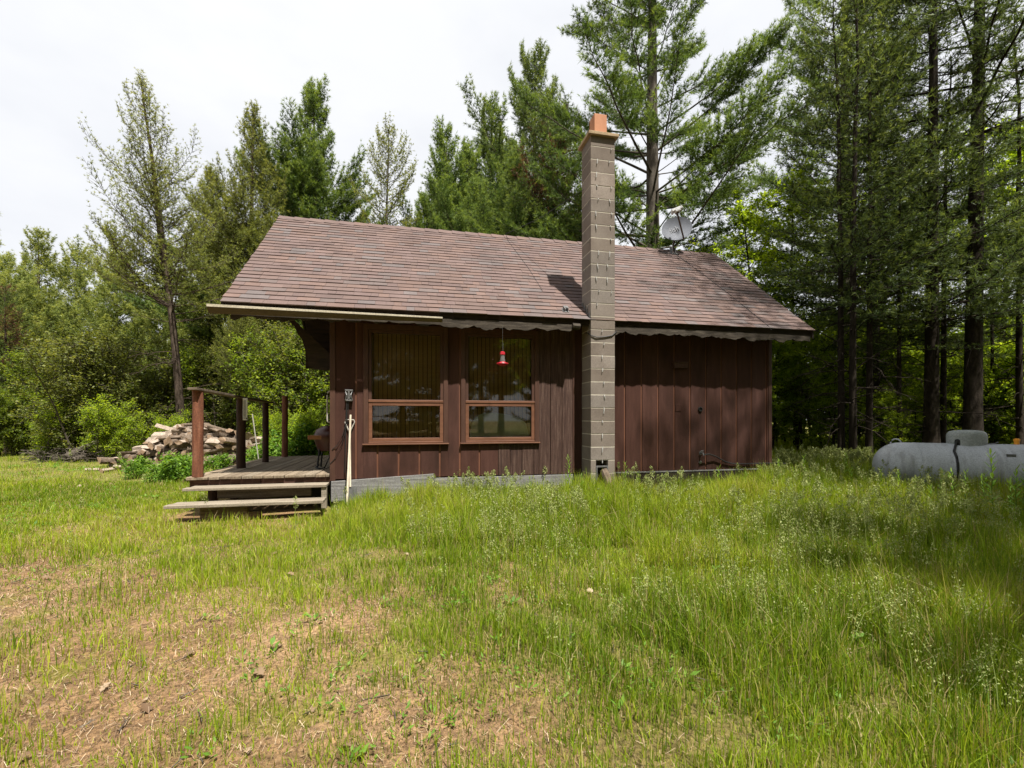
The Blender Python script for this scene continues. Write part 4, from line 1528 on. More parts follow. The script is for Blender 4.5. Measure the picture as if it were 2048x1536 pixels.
whiteE = pine('white_pine', 105, 18.2, .16, 7.8, (10, 58), 25, (4, 6), NW, M['bark'], .2, wcone, up=.7, substart=.22, subgap=.16, sublen=.42, tsp=.085, nl=.19, K=12, width=.022, spread=.65, lvar=(.4, 1.2), drop=.12)
whiteG = pine('white_pine', 106, 22.0, .18, 9.0, (8, 58), 30, (4, 6), ND, M['bark'], .24, wcone, up=.7, substart=.22, subgap=.16, sublen=.38, tsp=.09, nl=.20, K=12, width=.023, spread=.65, lvar=(.4, 1.2), drop=.12)
brownf = lambda P, r: ((P[:, 2] > 5) & (vnoise(P[:, 0] * 1.0 + P[:, 2] * .6, P[:, 1] + P[:, 2] * .8, 1.6, 5) > .36) & (r.uniform(size=len(P)) < .85))
whiteH = pine('white_pine', 107, 15.5, .2, 3.0, (10, 45), 28, (4, 5), [ND, NB], M['bark'], .17, oval, up=.4, substart=.2, subgap=.2, sublen=.42, tsp=.09, nl=.15, K=7, width=.03, spread=.7, brownfn=brownf)
place(whiteE, 'white_pine', 'blue-green white pine at the right end of the gap above the roof', 'tree', at(893, 26), .97, .5)
place(whiteE, 'white_pine', 'narrow white pine between the blue-green one and the tallest pine', 'tree', at(985, 27), 1.08, 2.2)
place(whiteG, 'white_pine', 'tallest white pine left of the chimney, its tip at the picture top', 'tree', at(1068, 28), 1.07, 1.2)
place(whiteH, 'brown_pine', 'half-dead pine with rusty brown foliage just left of the chimney', 'tree', at(1108, 19.5), .92, 0)
place(whiteE, 'white_pine', 'low young pine peeping over the ridge left of the chimney', 'tree', at(955, 21), .66, 4.0)
place(whiteC, 'white_pine', 'short young pine behind the ridge between thin pine and chimney', 'tree', at(1030, 20), .68, 3.0)
place(whiteE, 'white_pine', 'white pine directly left of the half-dead brown one', 'tree', at(1035, 25), .88, 3.3)
place(whiteC, 'white_pine', 'green pine filling the space right of the blue-green one', 'tree', at(938, 25), .86, 1.1)
place(whiteE, 'white_pine', 'low pine standing left of the blue-green one', 'tree', at(850, 25.5), .74, 2.6)
place(whiteE, 'white_pine', 'low pine filling the gap under the thin see-through pine', 'tree', at(815, 24), .60, 5.0)

mature = pine('mature_pine', 108, 25.0, .20, 6.0, (8, 50), 27, (5, 6), NW, M['barkgrey'], .31, lambda t: min(1, (1 - t) * 1.7) ** .6 * (.78 + .22 * math.sin(11 * t)), up=.35, substart=.36, subgap=.115, sublen=.33, tsp=.066, nl=.17, K=12,
              width=.016, spread=.65, dead=10, wig=.1, lvar=(.45, 1.2), drop=.06)
mature_dark = (mature[0], mature[1])
place(mature, 'mature_pine', 'big mature white pine with spreading limbs right behind the chimney', 'tree', at(1306, 16.5), 1.0, .3)
place(mature, 'mature_pine', 'mature pine reaching a long bough in from behind the right forest edge', 'tree', at(1690, 19.0), .92, 2.1)

darkpine = pine('forest_pine', 109, 17.5, .22, 4.3, (-2, 50), 27, (4, 6), ND, M['barkdark'], .165, lambda t: (1 - t) ** .55 * (.85 + .15 * math.sin(13 * t)), up=.4, substart=.25, subgap=.15, sublen=.34, tsp=.08, nl=.14, K=10,
                width=.013, spread=.7, dead=24, lean=(-.5, 0), wig=.08)
place(darkpine, 'forest_pine', 'dark forest pine whose straight trunk rises behind the tank dome', 'tree', at(1862, 12.2), 1.0, .9)
bigtrunk = pine('forest_pine', 110, 22.0, .42, 4.6, (5, 45), 19, (4, 5), ND, M['barkdark'], .20, lambda t: (1 - t) ** .5, up=.4, substart=.3, subgap=.20, sublen=.34, tsp=.10, nl=.15, K=6,
                width=.024, spread=.65, dead=22, lean=(.5, 0), wig=.06)
place(darkpine, 'forest_pine', 'dark pine with hanging boughs between the roof corner and the dome', 'tree', at(1748, 15.0), .95, 3.6)
place(bigtrunk, 'forest_pine', 'thickest dark trunk in the right forest, rising past the tank', 'tree', at(1945, 11.8), .94, 0)
slim = pine('slim_pine', 111, 12.5, .34, 2.3, (-8, 45), 21, (3, 5), ND, M['barkdark'], .075, lambda t: (1 - t) ** .5, up=.4, substart=.3, subgap=.22, sublen=.36, tsp=.10, nl=.13, K=6, width=.022, spread=.7, dead=26, wig=.22)
for px, d, s, rz, lab in ((1683, 11.4, .95, 0, 'slim dark trunk nearest the cabin in the right forest'),
                          (1706, 11.2, 1.0, 2.0, 'slim dark trunk close beside the one nearest the cabin'),
                          (1738, 11.8, .95, 4.0, 'slim forked-looking trunk between the cabin and the tank end'),
                          (1799, 12.6, .75, 1.0, 'thinnest straight trunk left of the tank dome'),
                          (1886, 12.6, .9, 3.1, 'slim trunk just right of the straight dark pine'),
                          (1985, 14.2, .7, 5.2, 'thin trunk right of the thickest one'),
                          (2040, 12.5, 1.0, .6, 'slim trunk at the right edge of the picture')):
    place(slim, 'slim_pine', lab, 'tree', at(px, d), s, rz)

# ---- leafy trees
LS, LD, SH = M['leaf_spring'], M['leaf_deep'], M['leaf_shrub']
spring = leafy('maple_sapling', 201, 6.2, 3, .9, 24, .095, LS, M['barkgrey'], .05, .3, 1.5, .5, 9, 12)
place(spring, 'leafy_sapling', 'yellow-green young leafy tree behind the satellite dish', 'tree', at(1395, 14.0), 1.07, 0)
deep = leafy('forest_maple', 202, 10.5, 1, .5, 60, .115, LD, M['barkdark'], .10, .15, 2.7, .65, 14, 14, elev=(5, 50))
deep2 = leafy('forest_maple', 203, 7.0, 2, .8, 36, .105, LD, M['barkdark'], .06, .1, 2.0, .6, 12, 13, elev=(0, 50))
for px, d, s, rz, lab in ((1500, 15.5, .82, 0, 'bright leafy tree over the right end of the roof'),
                          (1590, 17, .95, 1.4, 'leafy tree behind the right roof corner'),
                          (1760, 21, 1.15, 3.4, 'leafy tree showing between the slim trunks'),
                          (2010, 17, 1.15, 5.4, 'bright leafy tree right of the thickest trunk'),
                          (2120, 15, 1.1, .7, 'leafy tree at the right picture edge')):
    place(deep, 'leafy_tree', lab, 'tree', at(px, d), s, rz)
k = 0
for px, d, s in ((1600, 15.5, .66), (1640, 16.5, .8), (1665, 14.4, .55), (1720, 16, .75), (1770, 15.4, .65), (1815, 17, .75), (1850, 15.8, .6), (1900, 15.5, .6), (1940, 16.5, .75), (1990, 15.0, .65), (2050, 14.2, .7), (2110, 13, .7),
                 (1570, 19, .9), (1700, 20, .9), (1830, 21, 1.0), (1960, 20, 1.0), (2080, 18, 1.0), (1540, 16, .7), (1470, 18, .8), (1420, 19, .8), (1770, 12.6, .36), (1830, 13.2, .40), (2060, 12.9, .4), (1925, 14.4, .5), (2020, 14.2, .55), (1680, 18, .95), (1785, 19, 1.0), (1870, 18, .95), (2030, 19.5, 1.05), (1610, 22, 1.1)):
    place(deep2, 'understory_sapling', 'leafy green sapling of the undergrowth in the right forest', 'sapling', at(px, d), s, k * 1.7, 'saplings of the right forest undergrowth')
    k += 1

shrubA = leafy('shrub', 204, 3.9, 9, 1.4, 16, .066, SH, M['barkgrey'], .022, .08, .85, .42, 9, 13, base_spread=.3)
shrubB = leafy('shrub', 205, 3.4, 8, 1.3, 16, .072, LS, M['barkgrey'], .022, .06, .85, .42, 9, 13, base_spread=.3)
shrubC = leafy('shrub', 206, 2.4, 9, 1.2, 12, .06, LD, M['barkgrey'], .018, .03, .75, .36, 9, 12, base_spread=.35)
k = 0
for msh, px, d, s, lab in ((shrubA, 140, 14.6, 1.05, 'tall olive shrub over the fallen logs'), (shrubA, 215, 14.8, 1.1, 'tall dense shrub between the fallen logs and the leaning jack pine'),
                           (shrubA, 296, 16.4, 1.1, 'olive shrub directly left of the leaning jack pine trunk'), (shrubB, 60, 16.5, 1.1, 'bright green shrub at the left lawn edge'),
                           (shrubB, -20, 17.5, 1.15, 'bright green shrub cut by the left picture edge'), (shrubB, 424, 17.0, 1.15, 'green shrub behind the firewood heap'),
                           (shrubA, 476, 16.8, 1.1, 'shrub behind the porch handrail'), (shrubB, 540, 15.0, 1.2, 'bright shrub between thermometer post and lone post'),
                           (shrubA, 600, 14.2, 1.18, 'tall shrub right of the lone porch post'), (shrubB, 650, 13.6, 1.15, 'shrub directly beside the cabin wall corner'),
                           (shrubC, 110, 14.0, .8, 'low dark shrub under the tall olive shrub'), (shrubC, 235, 13.6, .75, 'low dark shrub in front of the tall dense one'),
                           (shrubC, 322, 14.2, .6, 'low dark shrub behind the left end of the firewood heap'), (shrubC, 560, 12.2, .62, 'low leafy bush right behind the lone porch post'),
                           (shrubC, 620, 12.0, .65, 'low leafy bush between lone post and grill'), (shrubA, 700, 15.5, 1.1, 'shrub hidden mostly behind the cabin corner'),
                           (shrubB, 20, 15.6, .7, 'low bright bush at the far left')):
    place(msh, 'shrub', lab, 'shrub', at(px, d), s, k * 2.3, None, None, ('stems', 'foliage'))
    k += 1
place(jackB, 'small_pine', 'small olive pine among the shrubs behind the porch handrail', 'tree', at(490, 15.2), .40, 2.0)
place(whiteH, 'rusty_pine', 'small pine with rusty dead foliage at the left picture edge', 'tree', at(12, 17.0), .40, 1.0)
# low leafy weeds round the pile and steps
weedbush = leafy('weed_clump', 207, .75, 12, .35, 5, .07, M['weed'], M['weed'], .006, .1, .18, .16, 4, 5, base_spread=.22)
k = 0
for px, d, s, lab in ((290, 10.6, .4, 'weed clump before the left end of the firewood heap'), (335, 9.6, .5, 'weed clump left of the front porch post'), (350, 9.0, .8, 'weed clump just left of the porch steps'),
                      (440, 10.4, .6, 'weed clump growing before the heap between the two nearer porch posts'), (510, 10.8, .75, 'weed clump behind the thermometer post'),
                      (550, 11.0, 1.0, 'weed clump beside the far end of the handrail'), (600, 11.5, 1.5, 'weed clump behind the porch by the lone post'), (275, 9.6, .6, 'small weed clump furthest left of the steps'),
                      (318, 8.9, .5, 'weed clump nearest the camera left of the deck'), (370, 10.0, .6, 'weed clump tight behind the front porch post')):
    place(weedbush, 'weed_clump', lab, 'weeds', at(px, d), s, k * 1.9, None, None, ('stems', 'leaves'))
    k += 1

# ---- mid and far pines on the left, forest all round behind
midpine = pine('young_pine', 112, 13.0, .05, 4.8, (2, 54), 26, (5, 6), M['needle_mid'], M['bark'], .15, wcone, up=.45, substart=.2, subgap=.17, sublen=.40, tsp=.09, nl=.18, K=11, width=.026, spread=.65, twigs=False, lvar=(.45, 1.2), drop=.1)
midpine2 = pine('young_pine', 113, 12.0, .07, 3.4, (8, 54), 25, (4, 6), M['needle_mid'], M['bark'], .14, lambda t: oval(t) * .95, up=.5, substart=.2, subgap=.18, sublen=.42, tsp=.09, nl=.17, K=11, width=.026, spread=.7, twigs=False, lvar=(.4, 1.25), drop=.1)
for msh, px, d, s, rz, lab in ((midpine, 75, 24, .86, .3, 'green pine at the far left with a pointed tip in the sky gap'), (midpine, -40, 19, .80, 1.3, 'pine whose branch tips enter at the left picture edge'),
                               (midpine2, 150, 26, .92, 2.0, 'rounded pine between the far left pine and the leaning jack pine'), (midpine2, 235, 23, .80, 3.1, 'dull green pine left behind the leaning jack pine'),
                               (midpine, 330, 24, .80, 4.2, 'green pine right behind the leaning jack pine trunk'), (midpine2, 420, 22, .82, 5.0, 'pine below the gap between the two jack pines'),
                               (midpine, 470, 26, .92, .9, 'pine low behind the olive jack pine'), (midpine, 560, 22, .66, 1.9, 'pine under the left roof edge'), (midpine2, 20, 27, .9, 3.9, 'pine low behind the far left pines')):
    place(msh, 'young_pine', lab, 'tree', at(px, d), s, rz)
rg = random.Random(77)
for i in range(46):
    px = -700 + i * 75 + rg.uniform(-25, 25)
    d = rg.uniform(30, 44)
    left = px < 700
    if 560 < px < 1130:
        d = rg.uniform(26, 34)
    msh = rg.choice((midpine, midpine2, deep)) if not left else rg.choice((midpine, midpine2, midpine))
    s = rg.uniform(.62, .82) * d / 30
    if 640 < px < 1000: s = rg.uniform(.36, .46)
    if px > 1300:
        if i % 2: continue
        d += 8
    place(msh, 'background_tree', 'tree of the dense wood standing far behind the cabin clearing', 'tree', at(px, d), s, rg.uniform(0, 6.2), 'trees of the far wood behind the clearing')
# undergrowth of the far wood on the left
for i in range(16):
    px = -500 + i * 85
    place(rg.choice((shrubA, shrubC, shrubB)), 'background_shrub', 'shrub of the undergrowth below the far wood behind the cabin', 'shrub', at(px, rg.uniform(20, 26)), rg.uniform(1.0, 1.4), rg.uniform(0, 6), 'undergrowth shrubs below the far wood', None, ('stems', 'foliage'))
# trees to the right of and behind the viewpoint, outside the picture, that shade its right side
for msh, x, y, s, rz, lab in ((bigtrunk, 10.4, -3.0, .95, 1.0, 'tall pine standing right of the tank outside the picture'), (deep, 9.0, -9.2, 1.25, 2.0, 'tall leafy tree right behind the viewpoint'),
                              (deep, 12.2, -6.2, 1.4, 5.0, 'leafy tree at the forest edge outside the picture'),
                              (deep, 7.0, -10.8, 1.15, 1.0, 'leafy tree close behind the viewpoint on its right'), (mature, 13.5, -9.5, .9, .6, 'big pine at the forest edge behind the viewpoint')):
    place(msh, 'forest_edge_tree', lab, 'tree', (x, y), s, rz)


rg = random.Random(78)
for i in range(26):
    a = rad(-68 + i * 140 / 25) + rg.uniform(-.05, .05)
    dd = rg.uniform(19, 27)
    x, y = CAMX + dd * math.sin(a + math.pi - .1), CAMY + dd * math.cos(a + math.pi - .1)
    place(rg.choice((midpine, midpine2, whiteE)), 'background_tree', 'tree of the wood behind the viewpoint, mirrored in the windows', 'tree', (x, y), rg.uniform(1.1, 1.35), rg.uniform(0, 6.2), 'trees of the wood behind the viewpoint')


# ================================================================ GRASS
def sample(n, dmin, dmax, pw, pxr=(-420, 2460), seed=0):
    r = np.random.RandomState(seed)
    u = r.uniform(size=n)
    d = (dmin ** (pw + 1) + u * (dmax ** (pw + 1) - dmin ** (pw + 1))) ** (1 / (pw + 1))
    px = r.uniform(pxr[0], pxr[1], n)
    xr = (px - 1024) / F * d
    return xr * CS + d * SN + CAMX, d * CS - xr * SN + CAMY, d, r


def clear_mask(x, y):
    """False inside the cabin, the deck and the tank footprint"""
    m = ~((x > -.02) & (x < L_WALL + .05) & (y > -.05) & (y < 4.7))
    m &= ~((x > -1.95) & (x < .02) & (y > -.64) & (y < 3.65))
    m &= ~((x > 3.84) & (x < 4.27) & (y > -.42) & (y < 0))
    return m


def blades(x, y, h, w, rng, var, bend=.35, base=None):
    n = len(x)
    z = ground_z(x, y) - .01
    az = rng.uniform(0, 6.283, n)
    laz = rng.uniform(0, 6.283, n)
    lean = np.abs(rng.normal(size=n)) * bend
    lx = np.cos(laz) * lean * h; ly = np.sin(laz) * lean * h
    wx = np.cos(az) * w / 2; wy = np.sin(az) * w / 2
    V = np.empty((n, 5, 3))
    V[:, 0] = np.stack([x - wx, y - wy, z], -1)
    V[:, 1] = np.stack([x + wx, y + wy, z], -1)
    V[:, 2] = np.stack([x + lx * .3 + wx * .8, y + ly * .3 + wy * .8, z + h * .55], -1)
    V[:, 3] = np.stack([x + lx * .3 - wx * .8, y + ly * .3 - wy * .8, z + h * .55], -1)
    V[:, 4] = np.stack([x + lx, y + ly, z + h * (1 - .25 * np.minimum(lean, 1.2))], -1)
    b = np.arange(n)[:, None] * 5
    T = np.concatenate([b + np.array([[0, 1, 2]]), b + np.array([[0, 2, 3]]), b + np.array([[3, 2, 4]])], 0)
    return V.reshape(-1, 3), T, np.repeat(var, 5)


def tall_zone(x, y):
    near_house = sstep(-3.1, -1.7, y - .5 * sstep(2, 0, x)) * sstep(-.15, .5, x) * (1 - sstep(.2, 1.0, y) * (x < 7.5))
    right = sstep(1.1, 3.2, x + .3 * (y + 5))
    return np.clip(np.maximum(near_house, right), 0, 1), near_house, right


def build_grass():
    # lawn and tufts
    xa, ya, da, r = sample(640000, 1.25, 9, .60, seed=3)
    xb, yb, db, r = sample(250000, 7, 27, .6, seed=13)
    x, y, d = np.concatenate([xa, xb]), np.concatenate([ya, yb]), np.concatenate([da, db])
    g = green_cover(x, y)
    tz, nh, rt = tall_zone(x, y)
    n2 = vnoise(x, y, .22, 31); n3 = vnoise(x, y, .7, 32)
    prob = np.clip(.16 + 1.0 * (g - .15), .12, 1) * (.45 + .8 * n2)
    worn = sstep(.50, .70, vnoise(x, y, 1.5, 91) * .6 + vnoise(x, y, .5, 92) * .4) * sstep(2.6, .6, x) * sstep(-1.6, -2.4, y)
    prob = np.clip(prob * 1.15, .17, 1) * (1 - .06 * worn)
    far_left = (y > 0) & (x < 0)
    prob = np.where(far_left, np.clip(.35 + .8 * g, 0, 1), prob)
    keep = (r.uniform(size=len(x)) < prob) & clear_mask(x, y)
    x, y, d, g, tz, nh, rt, n2, n3 = [a[keep] for a in (x, y, d, g, tz, nh, rt, n2, n3)]
    n = len(x)
    h = r.uniform(.02, .075, n) * (.5 + .9 * n3)
    tuft = (n2 > .60) & (r.uniform(size=n) < .6)
    h = np.where(tuft, h * 2.1, h)
    h = h + .03 * rt + nh * r.uniform(.03, .24, n) * (.55 + .8 * n3) + rt * r.uniform(.02, .20, n) * (n2 > .35) * (.4 + .9 * n3)
    w = .0026 + .00075 * d + r.uniform(0, .0012, n)
    var = np.clip(.40 + .5 * (vnoise(x, y, 1.2, 41) - .5) + r.normal(size=n) * .2 + .10 * nh, 0, .88)
    dry = r.uniform(size=n) < (.20 - .10 * nh) + .12 * (g < .35)
    var = np.where(dry, r.uniform(.86, 1, n), var)
    V, T, vr = blades(x, y, h, w, r, var)
    tag(link('lawn_grass', np_mesh('lawn_grass', V, T, M['grass'], vr)), 'patchy green and straw-coloured grass over the clearing', 'grass', None, 'stuff')

    # long thin dark green stalks of the taller grass
    x, y, d, r = sample(110000, 1.5, 13, .55, seed=4)
    tz, nh, rt = tall_zone(x, y)
    cl = vnoise(x, y, .30, 51) * .6 + vnoise(x, y, 1.4, 52) * .4
    left_t = (vnoise(x, y, .5, 53) > .80) * .22
    prob = np.clip(np.maximum(tz, left_t) * sstep(.36, .66, cl) * 1.15, 0, 1)
    keep = (r.uniform(size=len(x)) < prob) & clear_mask(x, y)
    x, y, d, nh, rt, cl = [a[keep] for a in (x, y, d, nh, rt, cl)]
    n = len(x)
    h = r.uniform(.12, .36, n) * (.7 + .6 * cl) + .06 * rt
    near = sstep(3.2, 1.6, d)
    h *= (1 - .35 * near)
    w = .0024 + .0006 * d
    var = np.clip(.16 + r.normal(size=n) * .16 + .12 * nh, 0, .75)
    V, T, vr = blades(x, y, h, w, r, var, .26)
    tag(link('tall_grass', np_mesh('tall_grass', V, T, M['grass'], vr)), 'taller dark green grass along the cabin and on the right', 'grass', None, 'stuff')

    # seed heads
    x, y, d, r = sample(24000, 1.7, 12, .6, seed=5)
    tz, nh, rt = tall_zone(x, y)
    cl = vnoise(x, y, .9, 61)
    prob = np.clip((nh * .26 + rt * .30) * sstep(.30, .70, cl) + .004, 0, 1)
    keep = (r.uniform(size=len(x)) < prob) & clear_mask(x, y)
    x, y, d = x[keep], y[keep], d[keep]
    n = len(x)
    h = r.uniform(.26, .58, n)
    h = np.where(d < 3.0, h * .75, h)
    az = r.uniform(0, 6.28, n); lean = np.abs(r.normal(size=n)) * .22
    z = ground_z(x, y)
    top = np.stack([x + np.cos(az) * lean * h, y + np.sin(az) * lean * h, z + h * (1 - .2 * lean)], -1)
    mid = np.stack([x + np.cos(az) * lean * h * .3, y + np.sin(az) * lean * h * .3, z + h * .55], -1)
    bs = np.stack([x, y, z - .01], -1)
    wv = np.stack([np.cos(az + 1.57), np.sin(az + 1.57), 0 * az], -1) * (.0011 + .0002 * d)[:, None]
    V = np.stack([bs - wv, bs + wv, mid + wv, mid - wv, top], 1)
    b = np.arange(n)[:, None] * 5
    T = np.concatenate([b + np.array([[0, 1, 2]]), b + np.array([[0, 2, 3]]), b + np.array([[3, 2, 4]])], 0)
    Vs = [V.reshape(-1, 3)]; Ts = [T]; Vr = [np.repeat(r.uniform(.1, .6, n), 5)]
    off = n * 5
    K = 62
    dirv = unit(top - mid)
    side = unit(np.cross(dirv, r.normal(size=dirv.shape)))
    sd2 = np.cross(dirv, side)
    pl = r.uniform(.10, .20, n) * np.where(d < 5, 1.25, 1)
    f = r.uniform(0, 1, (n, K))
    a = r.uniform(0, 6.28, (n, K))
    rad_ = pl[:, None] * .26 * np.sqrt(r.uniform(0, 1, (n, K))) * np.sin(np.pi * np.clip(f * .85 + .12, 0, 1))
    P = top[:, None] - dirv[:, None] * (pl[:, None] * (1 - f))[..., None] + (side[:, None] * np.cos(a)[..., None] + sd2[:, None] * np.sin(a)[..., None]) * rad_[..., None]
    P[..., 2] += .004
    P = P.reshape(-1, 3)
    D = unit(np.repeat(dirv, K, 0) + r.normal(size=P.shape) * .8)
    w2 = unit(np.cross(D, r.normal(size=P.shape)))
    dd = np.repeat(d, K)
    s = (.0026 + .0014 * dd) * r.uniform(.7, 1.3, len(P))
    V2 = np.stack([P - D * (s * 1.1)[:, None], P + w2 * (s * .45)[:, None], P + D * (s * 1.1)[:, None], P - w2 * (s * .45)[:, None]], 1)
    b = np.arange(len(P))[:, None] * 4 + off
    T2 = np.concatenate([b + np.array([[0, 1, 2]]), b + np.array([[0, 2, 3]])], 0)
    Vs.append(V2.reshape(-1, 3)); Ts.append(T2); Vr.append(np.repeat(np.clip(r.normal(.5, .25, len(P)), 0, 1), 4))
    tag(link('seed_grass', np_mesh('seed_grass', np.concatenate(Vs), np.concatenate(Ts), M['seed'], np.concatenate(Vr))), 'pale flowering grass heads standing above the lawn', 'grass', None, 'stuff')

    # small broad-leaved ground weeds
    x, y, d, r = sample(9000, 1.4, 12, .8, seed=6)
    cl = vnoise(x, y, .55, 71)
    keep = (r.uniform(size=len(x)) < sstep(.42, .75, cl)) & clear_mask(x, y)
    x, y, d = x[keep], y[keep], d[keep]
    K = 9
    n = len(x)
    sz = r.uniform(.006, .017, (n, K)) * (1 + .06 * d[:, None]) * np.where(r.uniform(size=n) < .12, 1.7, 1)[:, None]
    a = r.uniform(0, 6.28, (n, K)); rr = r.uniform(.004, .035, (n, K))
    P = np.stack([x[:, None] + np.cos(a) * rr, y[:, None] + np.sin(a) * rr, ground_z(x, y)[:, None] + r.uniform(.005, .05, (n, K))], -1).reshape(-1, 3)
    out = np.stack([np.cos(a), np.sin(a), r.uniform(.1, .9, (n, K))], -1).reshape(-1, 3)
    out = unit(out); s = sz.reshape(-1)
    sd = unit(np.cross(out, np.array([0, 0, 1.]) + r.normal(size=out.shape) * .3))
    V = np.stack([P, P + out * (s * .9)[:, None] + sd * (s * .36)[:, None], P + out * (s * 2.0)[:, None], P + out * (s * .9)[:, None] - sd * (s * .36)[:, None]], 1).reshape(-1, 3)
    b = np.arange(len(P))[:, None] * 4
    T = np.concatenate([b + np.array([[0, 1, 2]]), b + np.array([[0, 2, 3]])], 0)
    tag(link('ground_weeds', np_mesh('ground_weeds', V, T, M['weed'], np.repeat(np.clip(r.normal(.45, .22, len(P)), 0, 1), 4))), 'small broad-leaved weeds low in the thin lawn', 'weeds', None, 'stuff')

    # straw and twig litter lying flat
    x, y, d, r = sample(330000, 1.3, 11, .5, seed=7)
    g = green_cover(x, y)
    keep = (r.uniform(size=len(x)) < np.clip(1.05 - g, .12, 1) * (.3 + .9 * vnoise(x, y, .4, 81))) & clear_mask(x, y)
    x, y, d = x[keep], y[keep], d[keep]
    n = len(x)
    a = r.uniform(0, 3.14, n); ln = r.uniform(.008, .042, n) * np.where(r.uniform(size=n) < .04, 2.2, 1); w = .0010 + .00045 * d
    z = ground_z(x, y) + r.uniform(.003, .016, n)
    dx, dy = np.cos(a) * ln / 2, np.sin(a) * ln / 2
    wx, wy = -np.sin(a) * w / 2, np.cos(a) * w / 2
    tl = r.normal(size=n) * .008
    V = np.stack([np.stack([x - dx - wx, y - dy - wy, z - tl], -1), np.stack([x + dx - wx, y + dy - wy, z + tl], -1), np.stack([x + dx + wx, y + dy + wy, z + tl], -1), np.stack([x - dx + wx, y - dy + wy, z - tl], -1)], 1).reshape(-1, 3)
    T = np.arange(n * 4).reshape(-1, 4)
    tag(link('straw_litter', np_mesh('straw_litter', V, T, M['straw'], np.repeat(np.clip(r.normal(.48, .32, n), 0, 1), 4))), 'dry straw and pine needles scattered on the soil', 'litter', None, 'stuff')

    # small dead twigs and cones on the soil
    x, y, d, r = sample(900, 1.4, 10, .6, seed=9)
    keep = clear_mask(x, y)
    x, y, d = x[keep], y[keep], d[keep]
    n = len(x)
    a = r.uniform(0, 6.28, n); ln = r.uniform(.02, .11, n) * np.where(r.uniform(size=n) < .06, 2.4, 1)
    z = ground_z(x, y) + r.uniform(.006, .02, n)
    A = np.stack([x, y, z], -1); B = A + np.stack([np.cos(a) * ln, np.sin(a) * ln, r.normal(size=n) * .01], -1)
    Wt = Wood(); Wt.sticks(A, B, .0035, .0015)
    P2 = B - (B - A) * .4
    Wt.sticks(P2, P2 + np.stack([np.cos(a + .7) * ln * .35, np.sin(a + .7) * ln * .35, .01 + 0 * a], -1), .002, .001)
    tag(link('twig_litter', Wt.mesh('twig_litter', M['barkgrey'])), 'short dead twigs scattered over the thin lawn', 'litter', None, 'stuff')

    # dead oak leaves
    x, y, d, r = sample(230, 1.5, 9, .6, seed=8)
    keep = clear_mask(x, y)
    x, y = x[keep], y[keep]
    Vs, Ts, Vr = [], [], []
    off = 0
    half = [(0, 0), (.010, .12), (.03, .22), (.012, .30), (.042, .45), (.016, .52), (.036, .72), (.014, .80), (0, 1.0)]
    for i in range(len(x)):
        s = r.uniform(.035, .08)
        A = Matrix.Translation((x[i], y[i], float(ground_z(x[i], y[i])) + r.uniform(.008, .025))) @ Matrix.Rotation(r.uniform(0, 6.28), 4, 'Z') @ Matrix.Rotation(r.normal() * .35, 4, 'X') @ Matrix.Rotation(r.normal() * .35, 4, 'Y')
        row = []
        for (wd, t) in half:
            cz = .10 * s * math.sin(math.pi * t)
            row.append([A @ Vector((wd * s / .1, (t - .5) * s, cz + wd * s * 2.4)), A @ Vector((0, (t - .5) * s, cz)), A @ Vector((-wd * s / .1, (t - .5) * s, cz + wd * s * 1.8))])
        for q in row:
            Vs += [tuple(p) for p in q]
        for k in range(len(half) - 1):
            o = off + k * 3
            Ts += [(o, o + 1, o + 4, o + 3), (o + 1, o + 2, o + 5, o + 4)]
        Vr += [r.uniform()] * (len(half) * 3)
        off += len(half) * 3
    tag(link('fallen_leaves', np_mesh('fallen_leaves', np.array(Vs), np.array(Ts), M['deadleaf'], np.array(Vr))), 'pale dead oak leaves lying about on the thin lawn', 'leaves', None, 'stuff')


build_grass()


# ---- leafy weed stems (goldenrod-like) standing singly
def weed_stem(seed, h, nlv, ll):
    r = np.random.RandomState(seed)
    W = Wood()
    q = np.linspace(0, 1, 7)
    pts = np.stack([np.cumsum(r.normal(size=7)) * .008, np.cumsum(r.normal(size=7)) * .008, h * q], -1)
    W.tube(pts, .0045 * (1 - .7 * q), 5)
    V, T, vr = [], [], []
    o = 0
    for k in range(nlv):
        f = .25 + .75 * k / nlv
        p = np.array([np.interp(f, q, pts[:, i]) for i in range(3)])
        a = k * 2.4 + r.normal() * .3
        L = ll * (1.15 - .55 * f) * r.uniform(.8, 1.15)
        el = .35 + .75 * f
        dirv = np.array([math.cos(a) * math.cos(el), math.sin(a) * math.cos(el), math.sin(el)])
        sd = np.array([-math.sin(a), math.cos(a), 0])
        dr = .35 * (1.1 - f)
        for (t, w) in ((0, .002), (.35, .085), (.7, .06), (1, .002)):
            c = p + dirv * L * t - np.array([0, 0, dr * L * t * t])
            V += [c + sd * w * L, c - sd * w * L]
        for j in range(3):
            T.append((o + 2 * j, o + 2 * j + 1, o + 2 * j + 3, o + 2 * j + 2))
        o += 8
        vr += [min(1, .3 + .6 * f + r.normal() * .08)] * 8
    return W.mesh('weed_stem', M['weed']), np_mesh('weed_leaves', np.array(V), np.array(T), M['weed'], np.array(vr))


wst = [weed_stem(301, .62, 26, .13), weed_stem(302, .5, 22, .12), weed_stem(303, .75, 30, .14)]
rg = random.Random(91)


def weeds(lst, label, group):
    for px, d, s in lst:
        place(rg.choice(wst), 'weed_plant', label, 'weed', at(px, d), s, rg.uniform(0, 6), group, None, ('stem', 'leaves'))


